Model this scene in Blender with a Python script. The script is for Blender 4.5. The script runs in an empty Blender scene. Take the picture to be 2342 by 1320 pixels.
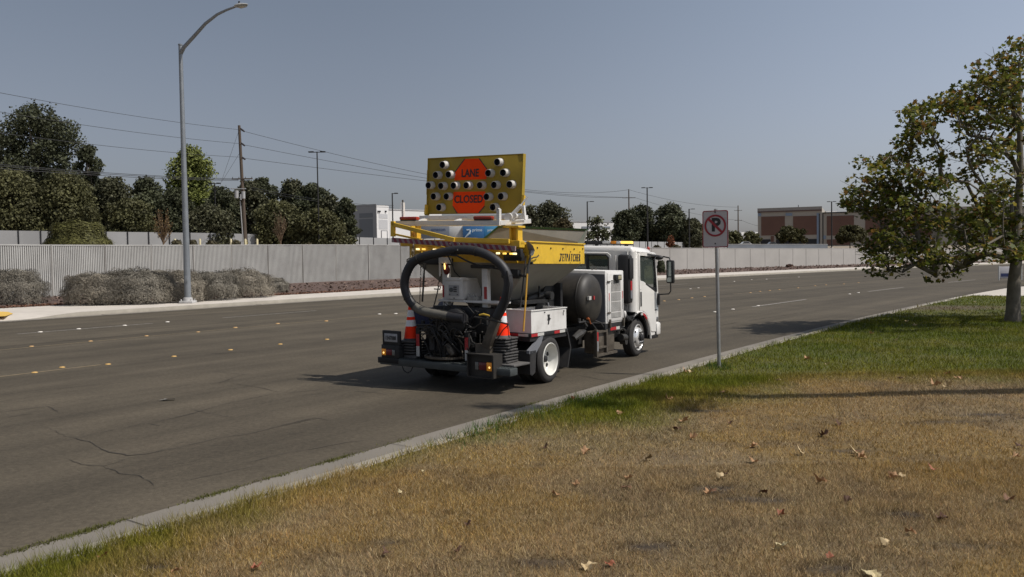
import bpy, bmesh, math, random
import numpy as np
from mathutils import Vector, Matrix
rng = np.random.default_rng(7); random.seed(7)
R = math.radians
C = bpy.data.collections.new('scene'); bpy.context.scene.collection.children.link(C)
scn = bpy.context.scene
# ---------------------------------------------------------------- camera
F = 1974.0; PITCH = -0.03625; ROLL = -0.016; H = 2.0; IW, IH = 2342, 1320
cam = bpy.data.objects.new('camera', bpy.data.cameras.new('camera')); C.objects.link(cam)
cam.data.sensor_width = 36; cam.data.lens = 36*F/IW; cam.data.clip_end = 4000; cam.data.clip_start = .1
cr, sr = math.cos(ROLL), math.sin(ROLL); cp, sp = math.cos(PITCH), math.sin(PITCH)
_up = Vector((0, -sp, cp)); _fw = Vector((0, cp, sp)); _rt = Vector((1, 0, 0))
_X = _rt*cr + _up*sr; _Y = -sr*_rt + cr*_up
M = Matrix.Identity(4)
for i in range(3): M[i][0] = _X[i]; M[i][1] = _Y[i]; M[i][2] = -_fw[i]
M[2][3] = H
cam.matrix_world = M
scn.camera = cam
# ---------------------------------------------------------------- light
SUN_AZ = -19.4; SUN_EL = 55.0
sd = Vector((math.cos(R(SUN_EL))*math.cos(R(SUN_AZ)), math.cos(R(SUN_EL))*math.sin(R(SUN_AZ)), math.sin(R(SUN_EL))))
w = bpy.data.worlds.new('World'); scn.world = w; w.use_nodes = True
nt = w.node_tree; nt.nodes.clear()
sky = nt.nodes.new('ShaderNodeTexSky'); sky.sky_type = 'NISHITA'; sky.sun_disc = False
sky.sun_elevation = R(SUN_EL); sky.sun_rotation = R(90-SUN_AZ); sky.dust_density = 1.7; sky.air_density = .9; sky.ozone_density = 1.2
hs = nt.nodes.new('ShaderNodeHueSaturation'); hs.inputs['Saturation'].default_value = .50; hs.inputs['Value'].default_value = 1
bg = nt.nodes.new('ShaderNodeBackground'); bg.inputs[1].default_value = .085
wo = nt.nodes.new('ShaderNodeOutputWorld')
wtc = nt.nodes.new('ShaderNodeTexCoord'); wsx = nt.nodes.new('ShaderNodeSeparateXYZ'); wmr = nt.nodes.new('ShaderNodeMapRange')  # smoke is thicker and brighter towards the sun side
wmr.interpolation_type = 'SMOOTHSTEP'; wmr.inputs[1].default_value = -.25; wmr.inputs[2].default_value = .62; wmr.inputs[3].default_value = .78; wmr.inputs[4].default_value = 1.22
wmu = nt.nodes.new('ShaderNodeVectorMath'); wmu.operation = 'SCALE'; wti = nt.nodes.new('ShaderNodeVectorMath'); wti.operation = 'MULTIPLY'; wzr = nt.nodes.new('ShaderNodeMapRange'); wzr.inputs[1].default_value = .02; wzr.inputs[2].default_value = .30; wzm = nt.nodes.new('ShaderNodeMix'); wzm.data_type = 'RGBA'; wzm.inputs[6].default_value = (1.0, .965, 1.02, 1); wzm.inputs[7].default_value = (.98, 1.05, 1.13, 1)
nt.links.new(wsx.outputs[2], wzr.inputs[0]); nt.links.new(wzr.outputs[0], wzm.inputs[0]); nt.links.new(wzm.outputs[2], wti.inputs[1])
nt.links.new(wtc.outputs['Generated'], wsx.inputs[0]); nt.links.new(wsx.outputs[0], wmr.inputs[0]); nt.links.new(wmr.outputs[0], wmu.inputs['Scale']); nt.links.new(wti.outputs[0], wmu.inputs[0])
nt.links.new(sky.outputs[0], hs.inputs['Color']); nt.links.new(hs.outputs[0], wti.inputs[0]); nt.links.new(wmu.outputs[0], bg.inputs[0]); nt.links.new(bg.outputs[0], wo.inputs[0])
sun = bpy.data.objects.new('sun', bpy.data.lights.new('sun', 'SUN')); C.objects.link(sun)
sun.data.energy = 4.2; sun.data.angle = R(.6); sun.data.color = (1, .945, .87)
sun.rotation_euler = sd.to_track_quat('Z', 'Y').to_euler()
scn.view_settings.view_transform = 'Standard'; scn.view_settings.look = 'None'
scn.view_settings.exposure = 0.0; scn.view_settings.gamma = 1
try: scn.cycles.use_denoising = True
except Exception: pass
# ---------------------------------------------------------------- pixel <-> world helpers (photo pixels 2342 x 1320)
def ray(px, py):
    x = (px-1171)/F; y = (660-py)/F
    x, y = cr*x-sr*y, sr*x+cr*y
    return np.array([x, cp-y*sp, y*cp+sp])
def g(px, py, z=0.):
    d = ray(px, py); t = (z-H)/d[2]; return np.array([d[0]*t, d[1]*t, z])
def at(px, py, Y):
    d = ray(px, py); t = Y/d[1]; return np.array([d[0]*t, Y, H+d[2]*t])
TH = R(32.64); S0 = 3.2; RR = 307.
cu = np.array([math.sin(TH), math.cos(TH)]); cn = np.array([-cu[1], cu[0]])
def so(X, Y):
    s = X*cu[0]+Y*cu[1]; o = X*cn[0]+Y*cn[1]
    a = S0+RR*np.arctan2(s-S0, o+RR); b = np.hypot(s-S0, o+RR)-RR
    return np.where(s < S0, s, a), np.where(s < S0, o, b)
def RP(s, o):
    s = np.asarray(s, float); o = np.asarray(o, float)
    a = np.maximum(s-S0, 0)/RR; l = np.minimum(s, S0)
    x = cu[0]*l - cn[0]*RR + (RR+o)*(cn[0]*np.cos(a)+cu[0]*np.sin(a))
    y = cu[1]*l - cn[1]*RR + (RR+o)*(cn[1]*np.cos(a)+cu[1]*np.sin(a))
    return x, y
def vnoise(x, y, sc=1., seed=0):
    x = np.asarray(x)*sc+seed*17.3; y = np.asarray(y)*sc+seed*9.1
    xi = np.floor(x).astype(np.int64); yi = np.floor(y).astype(np.int64); fx = x-xi; fy = y-yi
    fx = fx*fx*(3-2*fx); fy = fy*fy*(3-2*fy)
    def h(a, b):
        n = (a*374761393+b*668265263+seed*1442695041) & 0x7fffffff
        n = ((n ^ (n >> 13))*1274126177) & 0x7fffffff
        return ((n ^ (n >> 16)) & 0xffff)/65535.
    return (h(xi, yi)*(1-fx)+h(xi+1, yi)*fx)*(1-fy)+(h(xi, yi+1)*(1-fx)+h(xi+1, yi+1)*fx)*fy
def fbm(x, y, sc, seed=0): return .5*vnoise(x, y, sc, seed)+.3*vnoise(x, y, sc*2.1, seed+1)+.2*vnoise(x, y, sc*4.3, seed+2)
# ---------------------------------------------------------------- materials
MT = {}
def mat(name, col, rough=.6, metal=0., var=.12, scale=6., bump=0., bscale=40., emit=None, estr=0., attr=False, transl=0., spec=.5, stretch=None, dirt=0., dcol=(.05,.045,.04), coat=0.):
    if name in MT: return MT[name]
    m = bpy.data.materials.new(name); m.use_nodes = True; n = m.node_tree; L = n.links
    b = n.nodes['Principled BSDF']; b.inputs['Roughness'].default_value = rough; b.inputs['Metallic'].default_value = metal
    b.inputs['Specular IOR Level'].default_value = spec
    if coat: b.inputs['Coat Weight'].default_value = coat; b.inputs['Coat Roughness'].default_value = .08
    tc = n.nodes.new('ShaderNodeTexCoord'); src = tc.outputs['Object']
    if stretch:
        mp = n.nodes.new('ShaderNodeMapping'); mp.inputs['Scale'].default_value = stretch; L.new(src, mp.inputs[0]); src = mp.outputs[0]
    nz = n.nodes.new('ShaderNodeTexNoise'); nz.inputs['Scale'].default_value = scale; nz.inputs['Detail'].default_value = 5; L.new(src, nz.inputs['Vector'])
    mr = n.nodes.new('ShaderNodeMapRange'); mr.inputs[1].default_value = .25; mr.inputs[2].default_value = .75
    mr.inputs[3].default_value = 1-var; mr.inputs[4].default_value = 1+var; L.new(nz.outputs[0], mr.inputs[0])
    mx = n.nodes.new('ShaderNodeVectorMath'); mx.operation = 'SCALE'; L.new(mr.outputs[0], mx.inputs['Scale'])
    if attr:
        at_ = n.nodes.new('ShaderNodeAttribute'); at_.attribute_name = 'Col'; L.new(at_.outputs['Color'], mx.inputs[0])
    else: mx.inputs[0].default_value = col[:3]
    out = mx.outputs[0]
    if dirt:
        n2 = n.nodes.new('ShaderNodeTexNoise'); n2.inputs['Scale'].default_value = scale*.6; n2.inputs['Detail'].default_value = 8; n2.inputs['Roughness'].default_value = .7
        L.new(tc.outputs['Object'], n2.inputs['Vector'])
        r2 = n.nodes.new('ShaderNodeMapRange'); r2.inputs[1].default_value = .5; r2.inputs[2].default_value = .72; r2.inputs[3].default_value = 0; r2.inputs[4].default_value = dirt; L.new(n2.outputs[0], r2.inputs[0])
        mm = n.nodes.new('ShaderNodeMix'); mm.data_type = 'RGBA'; L.new(r2.outputs[0], mm.inputs[0]); L.new(out, mm.inputs[6]); mm.inputs[7].default_value = (*dcol, 1); out = mm.outputs[2]
    L.new(out, b.inputs['Base Color'])
    if bump:
        nb = n.nodes.new('ShaderNodeTexNoise'); nb.inputs['Scale'].default_value = bscale; nb.inputs['Detail'].default_value = 6; L.new(tc.outputs['Object'], nb.inputs['Vector'])
        bp = n.nodes.new('ShaderNodeBump'); bp.inputs['Strength'].default_value = bump; bp.inputs['Distance'].default_value = .02; L.new(nb.outputs[0], bp.inputs['Height']); L.new(bp.outputs[0], b.inputs['Normal'])
    if transl:
        tr = n.nodes.new('ShaderNodeBsdfTranslucent'); L.new(out, tr.inputs[0]); ms = n.nodes.new('ShaderNodeMixShader'); ms.inputs[0].default_value = transl
        L.new(b.outputs[0], ms.inputs[1]); L.new(tr.outputs[0], ms.inputs[2]); L.new(ms.outputs[0], n.nodes['Material Output'].inputs[0])
    if emit: b.inputs['Emission Color'].default_value = (*emit, 1); b.inputs['Emission Strength'].default_value = estr
    MT[name] = m; return m
def glassmat(name, tint, alpha=.5, rough=.03):
    m = bpy.data.materials.new(name); m.use_nodes = True; n = m.node_tree; n.nodes.clear(); L = n.links
    o = n.nodes.new('ShaderNodeOutputMaterial'); gl = n.nodes.new('ShaderNodeBsdfGlossy'); gl.inputs['Roughness'].default_value = rough; gl.inputs[0].default_value = (1, 1, 1, 1)
    df = n.nodes.new('ShaderNodeBsdfDiffuse'); df.inputs[0].default_value = (*[c*.42 for c in tint], 1)
    tr = n.nodes.new('ShaderNodeBsdfTransparent'); tr.inputs[0].default_value = (*tint, 1)
    m1 = n.nodes.new('ShaderNodeMixShader'); m1.inputs[0].default_value = alpha; L.new(df.outputs[0], m1.inputs[1]); L.new(tr.outputs[0], m1.inputs[2])
    fr = n.nodes.new('ShaderNodeFresnel'); fr.inputs[0].default_value = 1.6
    nz = n.nodes.new('ShaderNodeTexNoise'); nz.inputs['Scale'].default_value = 3.
    mr = n.nodes.new('ShaderNodeMath'); mr.operation = 'MULTIPLY_ADD'; L.new(nz.outputs[0], mr.inputs[0]); mr.inputs[1].default_value = .05; L.new(fr.outputs[0], mr.inputs[2])
    m2 = n.nodes.new('ShaderNodeMixShader'); L.new(mr.outputs[0], m2.inputs[0]); L.new(m1.outputs[0], m2.inputs[1]); L.new(gl.outputs[0], m2.inputs[2]); L.new(m2.outputs[0], o.inputs[0])
    MT[name] = m; return m
# ---------------------------------------------------------------- mesh builder
class MB:
    def __init__(s): s.b = bmesh.new(); s.mi = 0
    def _mark(s, fs):
        for f in fs: f.material_index = s.mi
    def faces(s, vs, fs):
        v = [s.b.verts.new(Vector([float(c) for c in p])) for p in vs]
        o = []
        for f in fs:
            try: o.append(s.b.faces.new([v[i] for i in f]))
            except ValueError: pass
        s._mark(o); return v, o
    def box(s, a, b_, bev=0.):  # min corner, max corner
        x0, y0, z0 = [min(p, q) for p, q in zip(a, b_)]; x1, y1, z1 = [max(p, q) for p, q in zip(a, b_)]
        return s.hexa([(x0,y0,z0),(x1,y0,z0),(x1,y1,z0),(x0,y1,z0),(x0,y0,z1),(x1,y0,z1),(x1,y1,z1),(x0,y1,z1)], bev)
    def hexa(s, p, bev=0.):
        v, fs = s.faces(p, [(3,2,1,0),(4,5,6,7),(0,1,5,4),(1,2,6,5),(2,3,7,6),(3,0,4,7)])
        if bev > 0:
            es = list({e for f in fs for e in f.edges})
            r = bmesh.ops.bevel(s.b, geom=es, offset=bev, segments=2, affect='EDGES', profile=.5, material=-1)
            s._mark(r['faces'])
        return s
    def beam(s, p, q, w, h, bev=0., up=(0, 0, 1)):
        p = Vector(p); q = Vector(q); d = (q-p).normalized(); a = d.cross(Vector(up))
        if a.length < 1e-4: a = d.cross(Vector((0, 1, 0)))
        a.normalize(); c = a.cross(d).normalized(); a *= w/2; c *= h/2
        return s.hexa([p-a-c, p+a-c, q+a-c, q-a-c, p-a+c, p+a+c, q+a+c, q-a+c], bev)
    def tube(s, pts, r, seg=8, cap=True):
        pts = [Vector([float(c) for c in p]) for p in pts]; n = len(pts)
        rs = r if hasattr(r, '__len__') else [r]*n
        ring = []; prev = None
        for i, p in enumerate(pts):
            t = (pts[min(i+1, n-1)]-pts[max(i-1, 0)]).normalized()
            if prev is None:
                a = t.cross(Vector((0, 0, 1)))
                if a.length < .05: a = t.cross(Vector((1, 0, 0)))
            else: a = prev - t*prev.dot(t)
            a.normalize(); prev = a; c = t.cross(a)
            ring.append([s.b.verts.new(p+(a*math.cos(2*math.pi*k/seg)+c*math.sin(2*math.pi*k/seg))*rs[i]) for k in range(seg)])
        fs = []
        for i in range(n-1):
            for k in range(seg):
                fs.append(s.b.faces.new((ring[i][k], ring[i][(k+1) % seg], ring[i+1][(k+1) % seg], ring[i+1][k])))
        if cap:
            fs.append(s.b.faces.new(ring[0][::-1])); fs.append(s.b.faces.new(ring[-1]))
        s._mark(fs); return s
    def cyl(s, p, q, r, seg=16, r2=None, cap=True): return s.tube([p, q], [r, r if r2 is None else r2], seg, cap)
    def lathe(s, prof, c, ax=(0, 0, 1), seg=24, close=False):
        ax = Vector(ax).normalized(); a = ax.cross(Vector((0, 0, 1)))
        if a.length < .1: a = Vector((1, 0, 0))
        a.normalize(); bb = ax.cross(a); c = Vector(c); ring = []
        for (r_, h) in prof: ring.append([s.b.verts.new(c+ax*h+(a*math.cos(2*math.pi*k/seg)+bb*math.sin(2*math.pi*k/seg))*max(r_, 1e-4)) for k in range(seg)])
        fs = []
        for i in range(len(ring)-1):
            for k in range(seg): fs.append(s.b.faces.new((ring[i][k], ring[i][(k+1) % seg], ring[i+1][(k+1) % seg], ring[i+1][k])))
        s._mark(fs); return s
    def ell(s, c, r, seg=12, rings=8):
        prof = [(math.sin(math.pi*i/rings), -math.cos(math.pi*i/rings)) for i in range(rings+1)]
        old = set(s.b.verts); s.lathe(prof, (0, 0, 0), seg=seg)
        for v in s.b.verts:
            if v not in old: v.co = Vector((v.co.x*r[0]+c[0], v.co.y*r[1]+c[1], v.co.z*r[2]+c[2]))
        return s
    def prism(s, poly, lo, hi, f):  # poly 2d, f(a,b,h)->3d
        n = len(poly); vs = [f(a, b_, lo) for a, b_ in poly]+[f(a, b_, hi) for a, b_ in poly]
        fs = [tuple(range(n))[::-1], tuple(range(n, 2*n))]+[(i, (i+1) % n, n+(i+1) % n, n+i) for i in range(n)]
        s.faces(vs, fs); return s
    def build(s, name, mats, parent=None, xf=None, smooth=35, loc=None):
        if xf:
            for v in s.b.verts: v.co = Vector(xf(*v.co))
        bmesh.ops.recalc_face_normals(s.b, faces=s.b.faces)
        me = bpy.data.meshes.new(name); s.b.to_mesh(me); s.b.free()
        for m in (mats if isinstance(mats, (list, tuple)) else [mats]): me.materials.append(m)
        if smooth:
            me.polygons.foreach_set('use_smooth', [True]*len(me.polygons)); me.set_sharp_from_angle(angle=R(smooth))
        o = bpy.data.objects.new(name, me); C.objects.link(o)
        if parent: o.parent = parent
        if loc is not None: o.location = loc
        return o
def tag(o, label=None, cat=None, group=None, kind=None):
    if label: o['label'] = label
    if cat: o['category'] = cat
    if group: o['group'] = group
    if kind: o['kind'] = kind
    return o
def thing(name, label, cat, loc=(0, 0, 0), rotz=0., group=None):
    o = bpy.data.objects.new(name, None); C.objects.link(o); o.location = loc; o.rotation_euler = (0, 0, rotz); o.empty_display_size = .2
    return tag(o, label, cat, group)
ORD = ['first', 'second', 'third', 'fourth', 'fifth', 'sixth', 'seventh', 'eighth', 'ninth', 'tenth', 'eleventh', 'twelfth', 'thirteenth', 'fourteenth']
def copy_tree(o, parent=None):
    c = o.copy(); C.objects.link(c); c.parent = parent
    for ch in [x for x in C.objects if x.parent == o and x is not c]: copy_tree(ch, c)
    return c
def npmesh(name, V, Fs, mats, cols=None, parent=None, nper=None, smooth=False, uv=None):
    """V (n,3); Fs (m,k) int array of equal-size faces; cols (n,3)"""
    me = bpy.data.meshes.new(name); V = np.asarray(V, np.float32); Fs = np.asarray(Fs, np.int32)
    me.vertices.add(len(V)); me.vertices.foreach_set('co', V.ravel())
    k = Fs.shape[1]; me.loops.add(Fs.size); me.loops.foreach_set('vertex_index', Fs.ravel())
    me.polygons.add(len(Fs)); me.polygons.foreach_set('loop_start', np.arange(0, Fs.size, k, dtype=np.int32))
    try: me.polygons.foreach_set('loop_total', np.full(len(Fs), k, np.int32))
    except Exception: pass
    if smooth: me.polygons.foreach_set('use_smooth', np.ones(len(Fs), bool))
    if cols is not None:
        a = me.attributes.new('Col', 'FLOAT_COLOR', 'POINT'); cc = np.ones((len(V), 4), np.float32); cc[:, :3] = cols; a.data.foreach_set('color', cc.ravel())
    if uv is not None:
        l = me.uv_layers.new(name='UVMap'); l.data.foreach_set('uv', np.asarray(uv, np.float32)[Fs.ravel()].ravel())
    me.update(calc_edges=True); me.validate()
    for m in (mats if isinstance(mats, (list, tuple)) else [mats]): me.materials.append(m)
    o = bpy.data.objects.new(name, me); C.objects.link(o)
    if parent: o.parent = parent
    return o
def grid(name, A, B, zf, m, cols=None, uvf=None, kind='structure'):
    """A,B 2-d arrays of (s,o) -> road space grid"""
    x, y = RP(A, B); z = zf(A, B) if callable(zf) else np.full(A.shape, zf)
    V = np.stack([x, y, z], -1).reshape(-1, 3); a, b_ = A.shape
    idx = np.arange(a*b_).reshape(a, b_)
    Fs = np.stack([idx[:-1, :-1], idx[1:, :-1], idx[1:, 1:], idx[:-1, 1:]], -1).reshape(-1, 4)
    uv = np.stack([A, B], -1).reshape(-1, 2)
    o = npmesh(name, V, Fs, m, cols(V[:, 0], V[:, 1], A.ravel(), B.ravel()) if cols else None, uv=uv, smooth=True)
    return tag(o, kind=kind)
def strip(s0, s1, ds, os_): return np.meshgrid(np.arange(s0, s1+ds*.5, ds), np.asarray(os_, float), indexing='ij')
def textmesh(txt, size, depth=.004, shear=0., bold=0., sx=1., space=1.):
    cvd = bpy.data.curves.new('lettering', 'FONT'); cvd.body = txt; cvd.size = size; cvd.extrude = depth/2; cvd.shear = shear; cvd.offset = bold; cvd.align_x = 'CENTER'; cvd.align_y = 'CENTER'; cvd.resolution_u = 3; cvd.space_character = space
    o = bpy.data.objects.new('tmp', cvd); C.objects.link(o); bpy.context.view_layer.update()
    me = bpy.data.meshes.new_from_object(o.evaluated_get(bpy.context.evaluated_depsgraph_get())); bpy.data.objects.remove(o); bpy.data.curves.remove(cvd)
    for v in me.vertices: v.co.x *= sx
    return me
def textobj(name, txt, size, m, parent, f, **k):
    """f maps (x right, y up, z out) -> local"""
    me = textmesh(txt, size, **k); me.materials.clear(); me.materials.append(m)
    for v in me.vertices: v.co = Vector(f(*v.co))
    bm = bmesh.new(); bm.from_mesh(me); bmesh.ops.recalc_face_normals(bm, faces=bm.faces); bm.to_mesh(me); bm.free()
    o = bpy.data.objects.new(name, me); C.objects.link(o)
    if parent: o.parent = parent
    return o
def plate(name, outer, holes, th, m, parent, f, xf=None, bev=0.):
    """flat plate with holes. f maps (a,b,h)->local"""
    cv = bpy.data.curves.new('p', 'CURVE'); cv.dimensions = '2D'; cv.fill_mode = 'BOTH'; cv.extrude = th/2; cv.bevel_depth = bev
    for pl in [outer]+holes:
        sp_ = cv.splines.new('POLY'); sp_.points.add(len(pl)-1); sp_.use_cyclic_u = True
        for i, (a, b_) in enumerate(pl): sp_.points[i].co = (a, b_, 0, 1)
    o = bpy.data.objects.new('tmp', cv); C.objects.link(o); bpy.context.view_layer.update()
    me = bpy.data.meshes.new_from_object(o.evaluated_get(bpy.context.evaluated_depsgraph_get())); bpy.data.objects.remove(o)
    me.materials.clear(); me.materials.append(m); me.name = name
    for v in me.vertices:
        q = f(*v.co); v.co = Vector(xf(*q) if xf else q)
    bm = bmesh.new(); bm.from_mesh(me); bmesh.ops.remove_doubles(bm, verts=bm.verts, dist=1e-5); bmesh.ops.recalc_face_normals(bm, faces=bm.faces); bm.to_mesh(me); bm.free()
    o = bpy.data.objects.new(name, me); C.objects.link(o)
    if parent: o.parent = parent
    return o
# ================================================================ SETTING
SO_F = np.array([(-60,39.),(-20,39.),(0,41.),(12,43.),(22.7,46.),(31,49.3),(39.7,52.),(50.3,53.0),(64,50.),(78.6,46.9),(95.7,44.9),(112,44.),(134,42.),(170,40.),(230,40.)])
TOPZ = np.array([(-60,3.0),(22.7,3.02),(39.7,3.2),(50.3,3.22),(64,2.95),(78.6,2.68),(95.7,2.5),(112,2.36),(134,2.0),(230,1.9)])
def smi(x, tab):  # smooth interpolation
    x = np.asarray(x, float); return (np.interp(x-4, tab[:,0], tab[:,1])+2*np.interp(x, tab[:,0], tab[:,1])+np.interp(x+4, tab[:,0], tab[:,1]))/4
def of(s): return smi(s, SO_F)
def topz(s): return smi(s, TOPZ)
def sstep(a, b, x): t = np.clip((np.asarray(x, float)-a)/(b-a), 0, 1); return t*t*(3-2*t)
def terr(X, Y):
    s, o = so(np.asarray(X, float), np.asarray(Y, float)); d = o-of(s); z0 = topz(s)-.4
    return z0+(4.3-z0)*sstep(0, 160, d)
def ter1(X, Y): return float(terr(np.array([X]), np.array([Y]))[0])

# --- materials of the setting
def roadmat():
    m = bpy.data.materials.new('asphalt'); m.use_nodes = True; n = m.node_tree; L = n.links; b = n.nodes['Principled BSDF']; b.inputs['Roughness'].default_value = .85; b.inputs['Specular IOR Level'].default_value = .25
    uv = n.nodes.new('ShaderNodeUVMap'); uv.uv_map = 'UVMap'; tc = n.nodes.new('ShaderNodeTexCoord')
    def noise(src, sc, det=5, rough=.6, mp=None):
        if mp: q = n.nodes.new('ShaderNodeMapping'); q.inputs['Scale'].default_value = mp; L.new(src, q.inputs[0]); src = q.outputs[0]
        z = n.nodes.new('ShaderNodeTexNoise'); z.inputs['Scale'].default_value = sc; z.inputs['Detail'].default_value = det; z.inputs['Roughness'].default_value = rough; L.new(src, z.inputs['Vector']); return z.outputs[0]
    def rng_(x, a, b_, c, d): z = n.nodes.new('ShaderNodeMapRange'); z.inputs[1].default_value = a; z.inputs[2].default_value = b_; z.inputs[3].default_value = c; z.inputs[4].default_value = d; L.new(x, z.inputs[0]); return z.outputs[0]
    def mul(a, b_):
        z = n.nodes.new('ShaderNodeMath'); z.operation = 'MULTIPLY'; L.new(a, z.inputs[0]); L.new(b_, z.inputs[1]); return z.outputs[0]
    streak = rng_(noise(uv.outputs[0], 1., 4, .6, (.018, .75, 1)), .33, .68, .68, 1.20)
    s2 = rng_(noise(uv.outputs[0], 1., 6, .7, (.12, 2.6, 1)), .3, .7, .93, 1.07)
    patch = rng_(noise(tc.outputs['Object'], .5, 7, .68), .3, .7, .80, 1.18)
    grain = rng_(noise(tc.outputs['Object'], 16, 7, .92), .3, .7, .50, 1.52)
    speck = n.nodes.new('ShaderNodeTexVoronoi'); speck.inputs['Scale'].default_value = 16; L.new(tc.outputs['Object'], speck.inputs['Vector'])
    sp2 = rng_(speck.outputs['Distance'], .03, .11, 2.0, 1.)
    v = mul(mul(mul(streak, s2), mul(patch, grain)), sp2)
    sc = n.nodes.new('ShaderNodeVectorMath'); sc.operation = 'SCALE'; sc.inputs[0].default_value = (.0775, .0640, .0455); L.new(v, sc.inputs['Scale']); L.new(sc.outputs[0], b.inputs['Base Color'])
    bp = n.nodes.new('ShaderNodeBump'); bp.inputs['Strength'].default_value = .5; bp.inputs['Distance'].default_value = .008; L.new(noise(tc.outputs['Object'], 90, 3, .8), bp.inputs['Height']); L.new(bp.outputs[0], b.inputs['Normal'])
    return m
M_road = roadmat()
M_conc = mat('pale_concrete', (.50, .455, .40), .85, var=.10, scale=1.2, bump=.2, bscale=60, dirt=.35, dcol=(.30,.265,.225))
M_gut = mat('gutter_concrete', (.175, .156, .130), .9, var=.16, scale=1.5, bump=.3, bscale=50, dirt=.5, dcol=(.16,.14,.12))
M_curb = mat('curb_concrete', (.255, .230, .190), .9, var=.15, scale=2.5, bump=.3, bscale=50, dirt=.4, dcol=(.20,.18,.15))
M_mulch = mat('mulch', (.085, .052, .040), .95, var=.45, scale=5, bump=1., bscale=14, dirt=.5, dcol=(.15,.10,.08))
M_dirt = mat('dry_dirt', (.22, .18, .135), .95, var=.2, scale=.3, bump=.5, bscale=5)
M_lawn = mat('lawn_soil', (.1, .1, .1), .95, var=.35, scale=14, bump=.8, bscale=60, attr=True)
M_grass = mat('grass_blades', (.1, .1, .1), .9, var=.12, scale=3, attr=True, transl=.25, spec=.04)
M_white_line = mat('worn_white_paint', (.25, .235, .21), .8, var=.35, scale=8, dirt=.9, dcol=(.12,.10,.085))
M_yel_line = mat('worn_yellow_paint', (.17, .13, .075), .8, var=.3, scale=8, dirt=.95, dcol=(.12,.10,.08))
M_crack = mat('crack_dark', (.030, .025, .020), .95, var=.3, scale=3)

# --- base ground
gm = MB(); gm.faces([(-1500,-300,-.4),(1500,-300,-.4),(1500,3000,-.4),(-1500,3000,-.4)], [(0,1,2,3)])
tag(gm.build('ground', M_dirt, smooth=0), kind='structure')
OFR = 31.7
A, B = strip(-60, 230, 1.0, np.linspace(6.14, OFR, 30)); grid('road', A, B, 0., M_road)
A, B = strip(-30, 38.9, .5, [5.42, 5.60, 5.80, 6.00, 6.14]); grid('gutter', A, B, lambda a, b: .005+0*b, M_gut)
# near kerb top (rounded)
A, B = strip(-30, 38.9, .5, [5.24, 5.26, 5.40, 5.43, 5.44]); grid('near_kerb', A, B, lambda a, b: np.select([b < 5.25, b < 5.41, b < 5.435], [.10, .158, .148], .0), M_curb)
# kerb joints
jm = MB()
for s in np.arange(-2.2, 38, 3.05):
    for o0, o1, z0, z1 in ((5.27, 5.41, .157, .157), (5.45, 6.13, .006, .006)):
        x0, y0 = RP(s, o0); x1, y1 = RP(s+.05, o1); d = np.array([cu[0], cu[1]])*.004
        jm.faces([(x0-d[0], y0-d[1], z0+.003), (x0+d[0], y0+d[1], z0+.003), (x1+d[0], y1+d[1], z1+.005), (x1-d[0], y1-d[1], z1+.005)], [(0,1,2,3)])
tag(jm.build('kerb_joints', M_crack, smooth=0), kind='structure')
# driveway apron
A, B = strip(38.9, 52.5, .4, np.concatenate([np.linspace(6.14, 5.2, 6), np.linspace(4, -20, 13)]))
grid('driveway_apron', A, B, lambda a, b: .005+.13*sstep(6.1, 4.6, b), M_conc)
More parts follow.
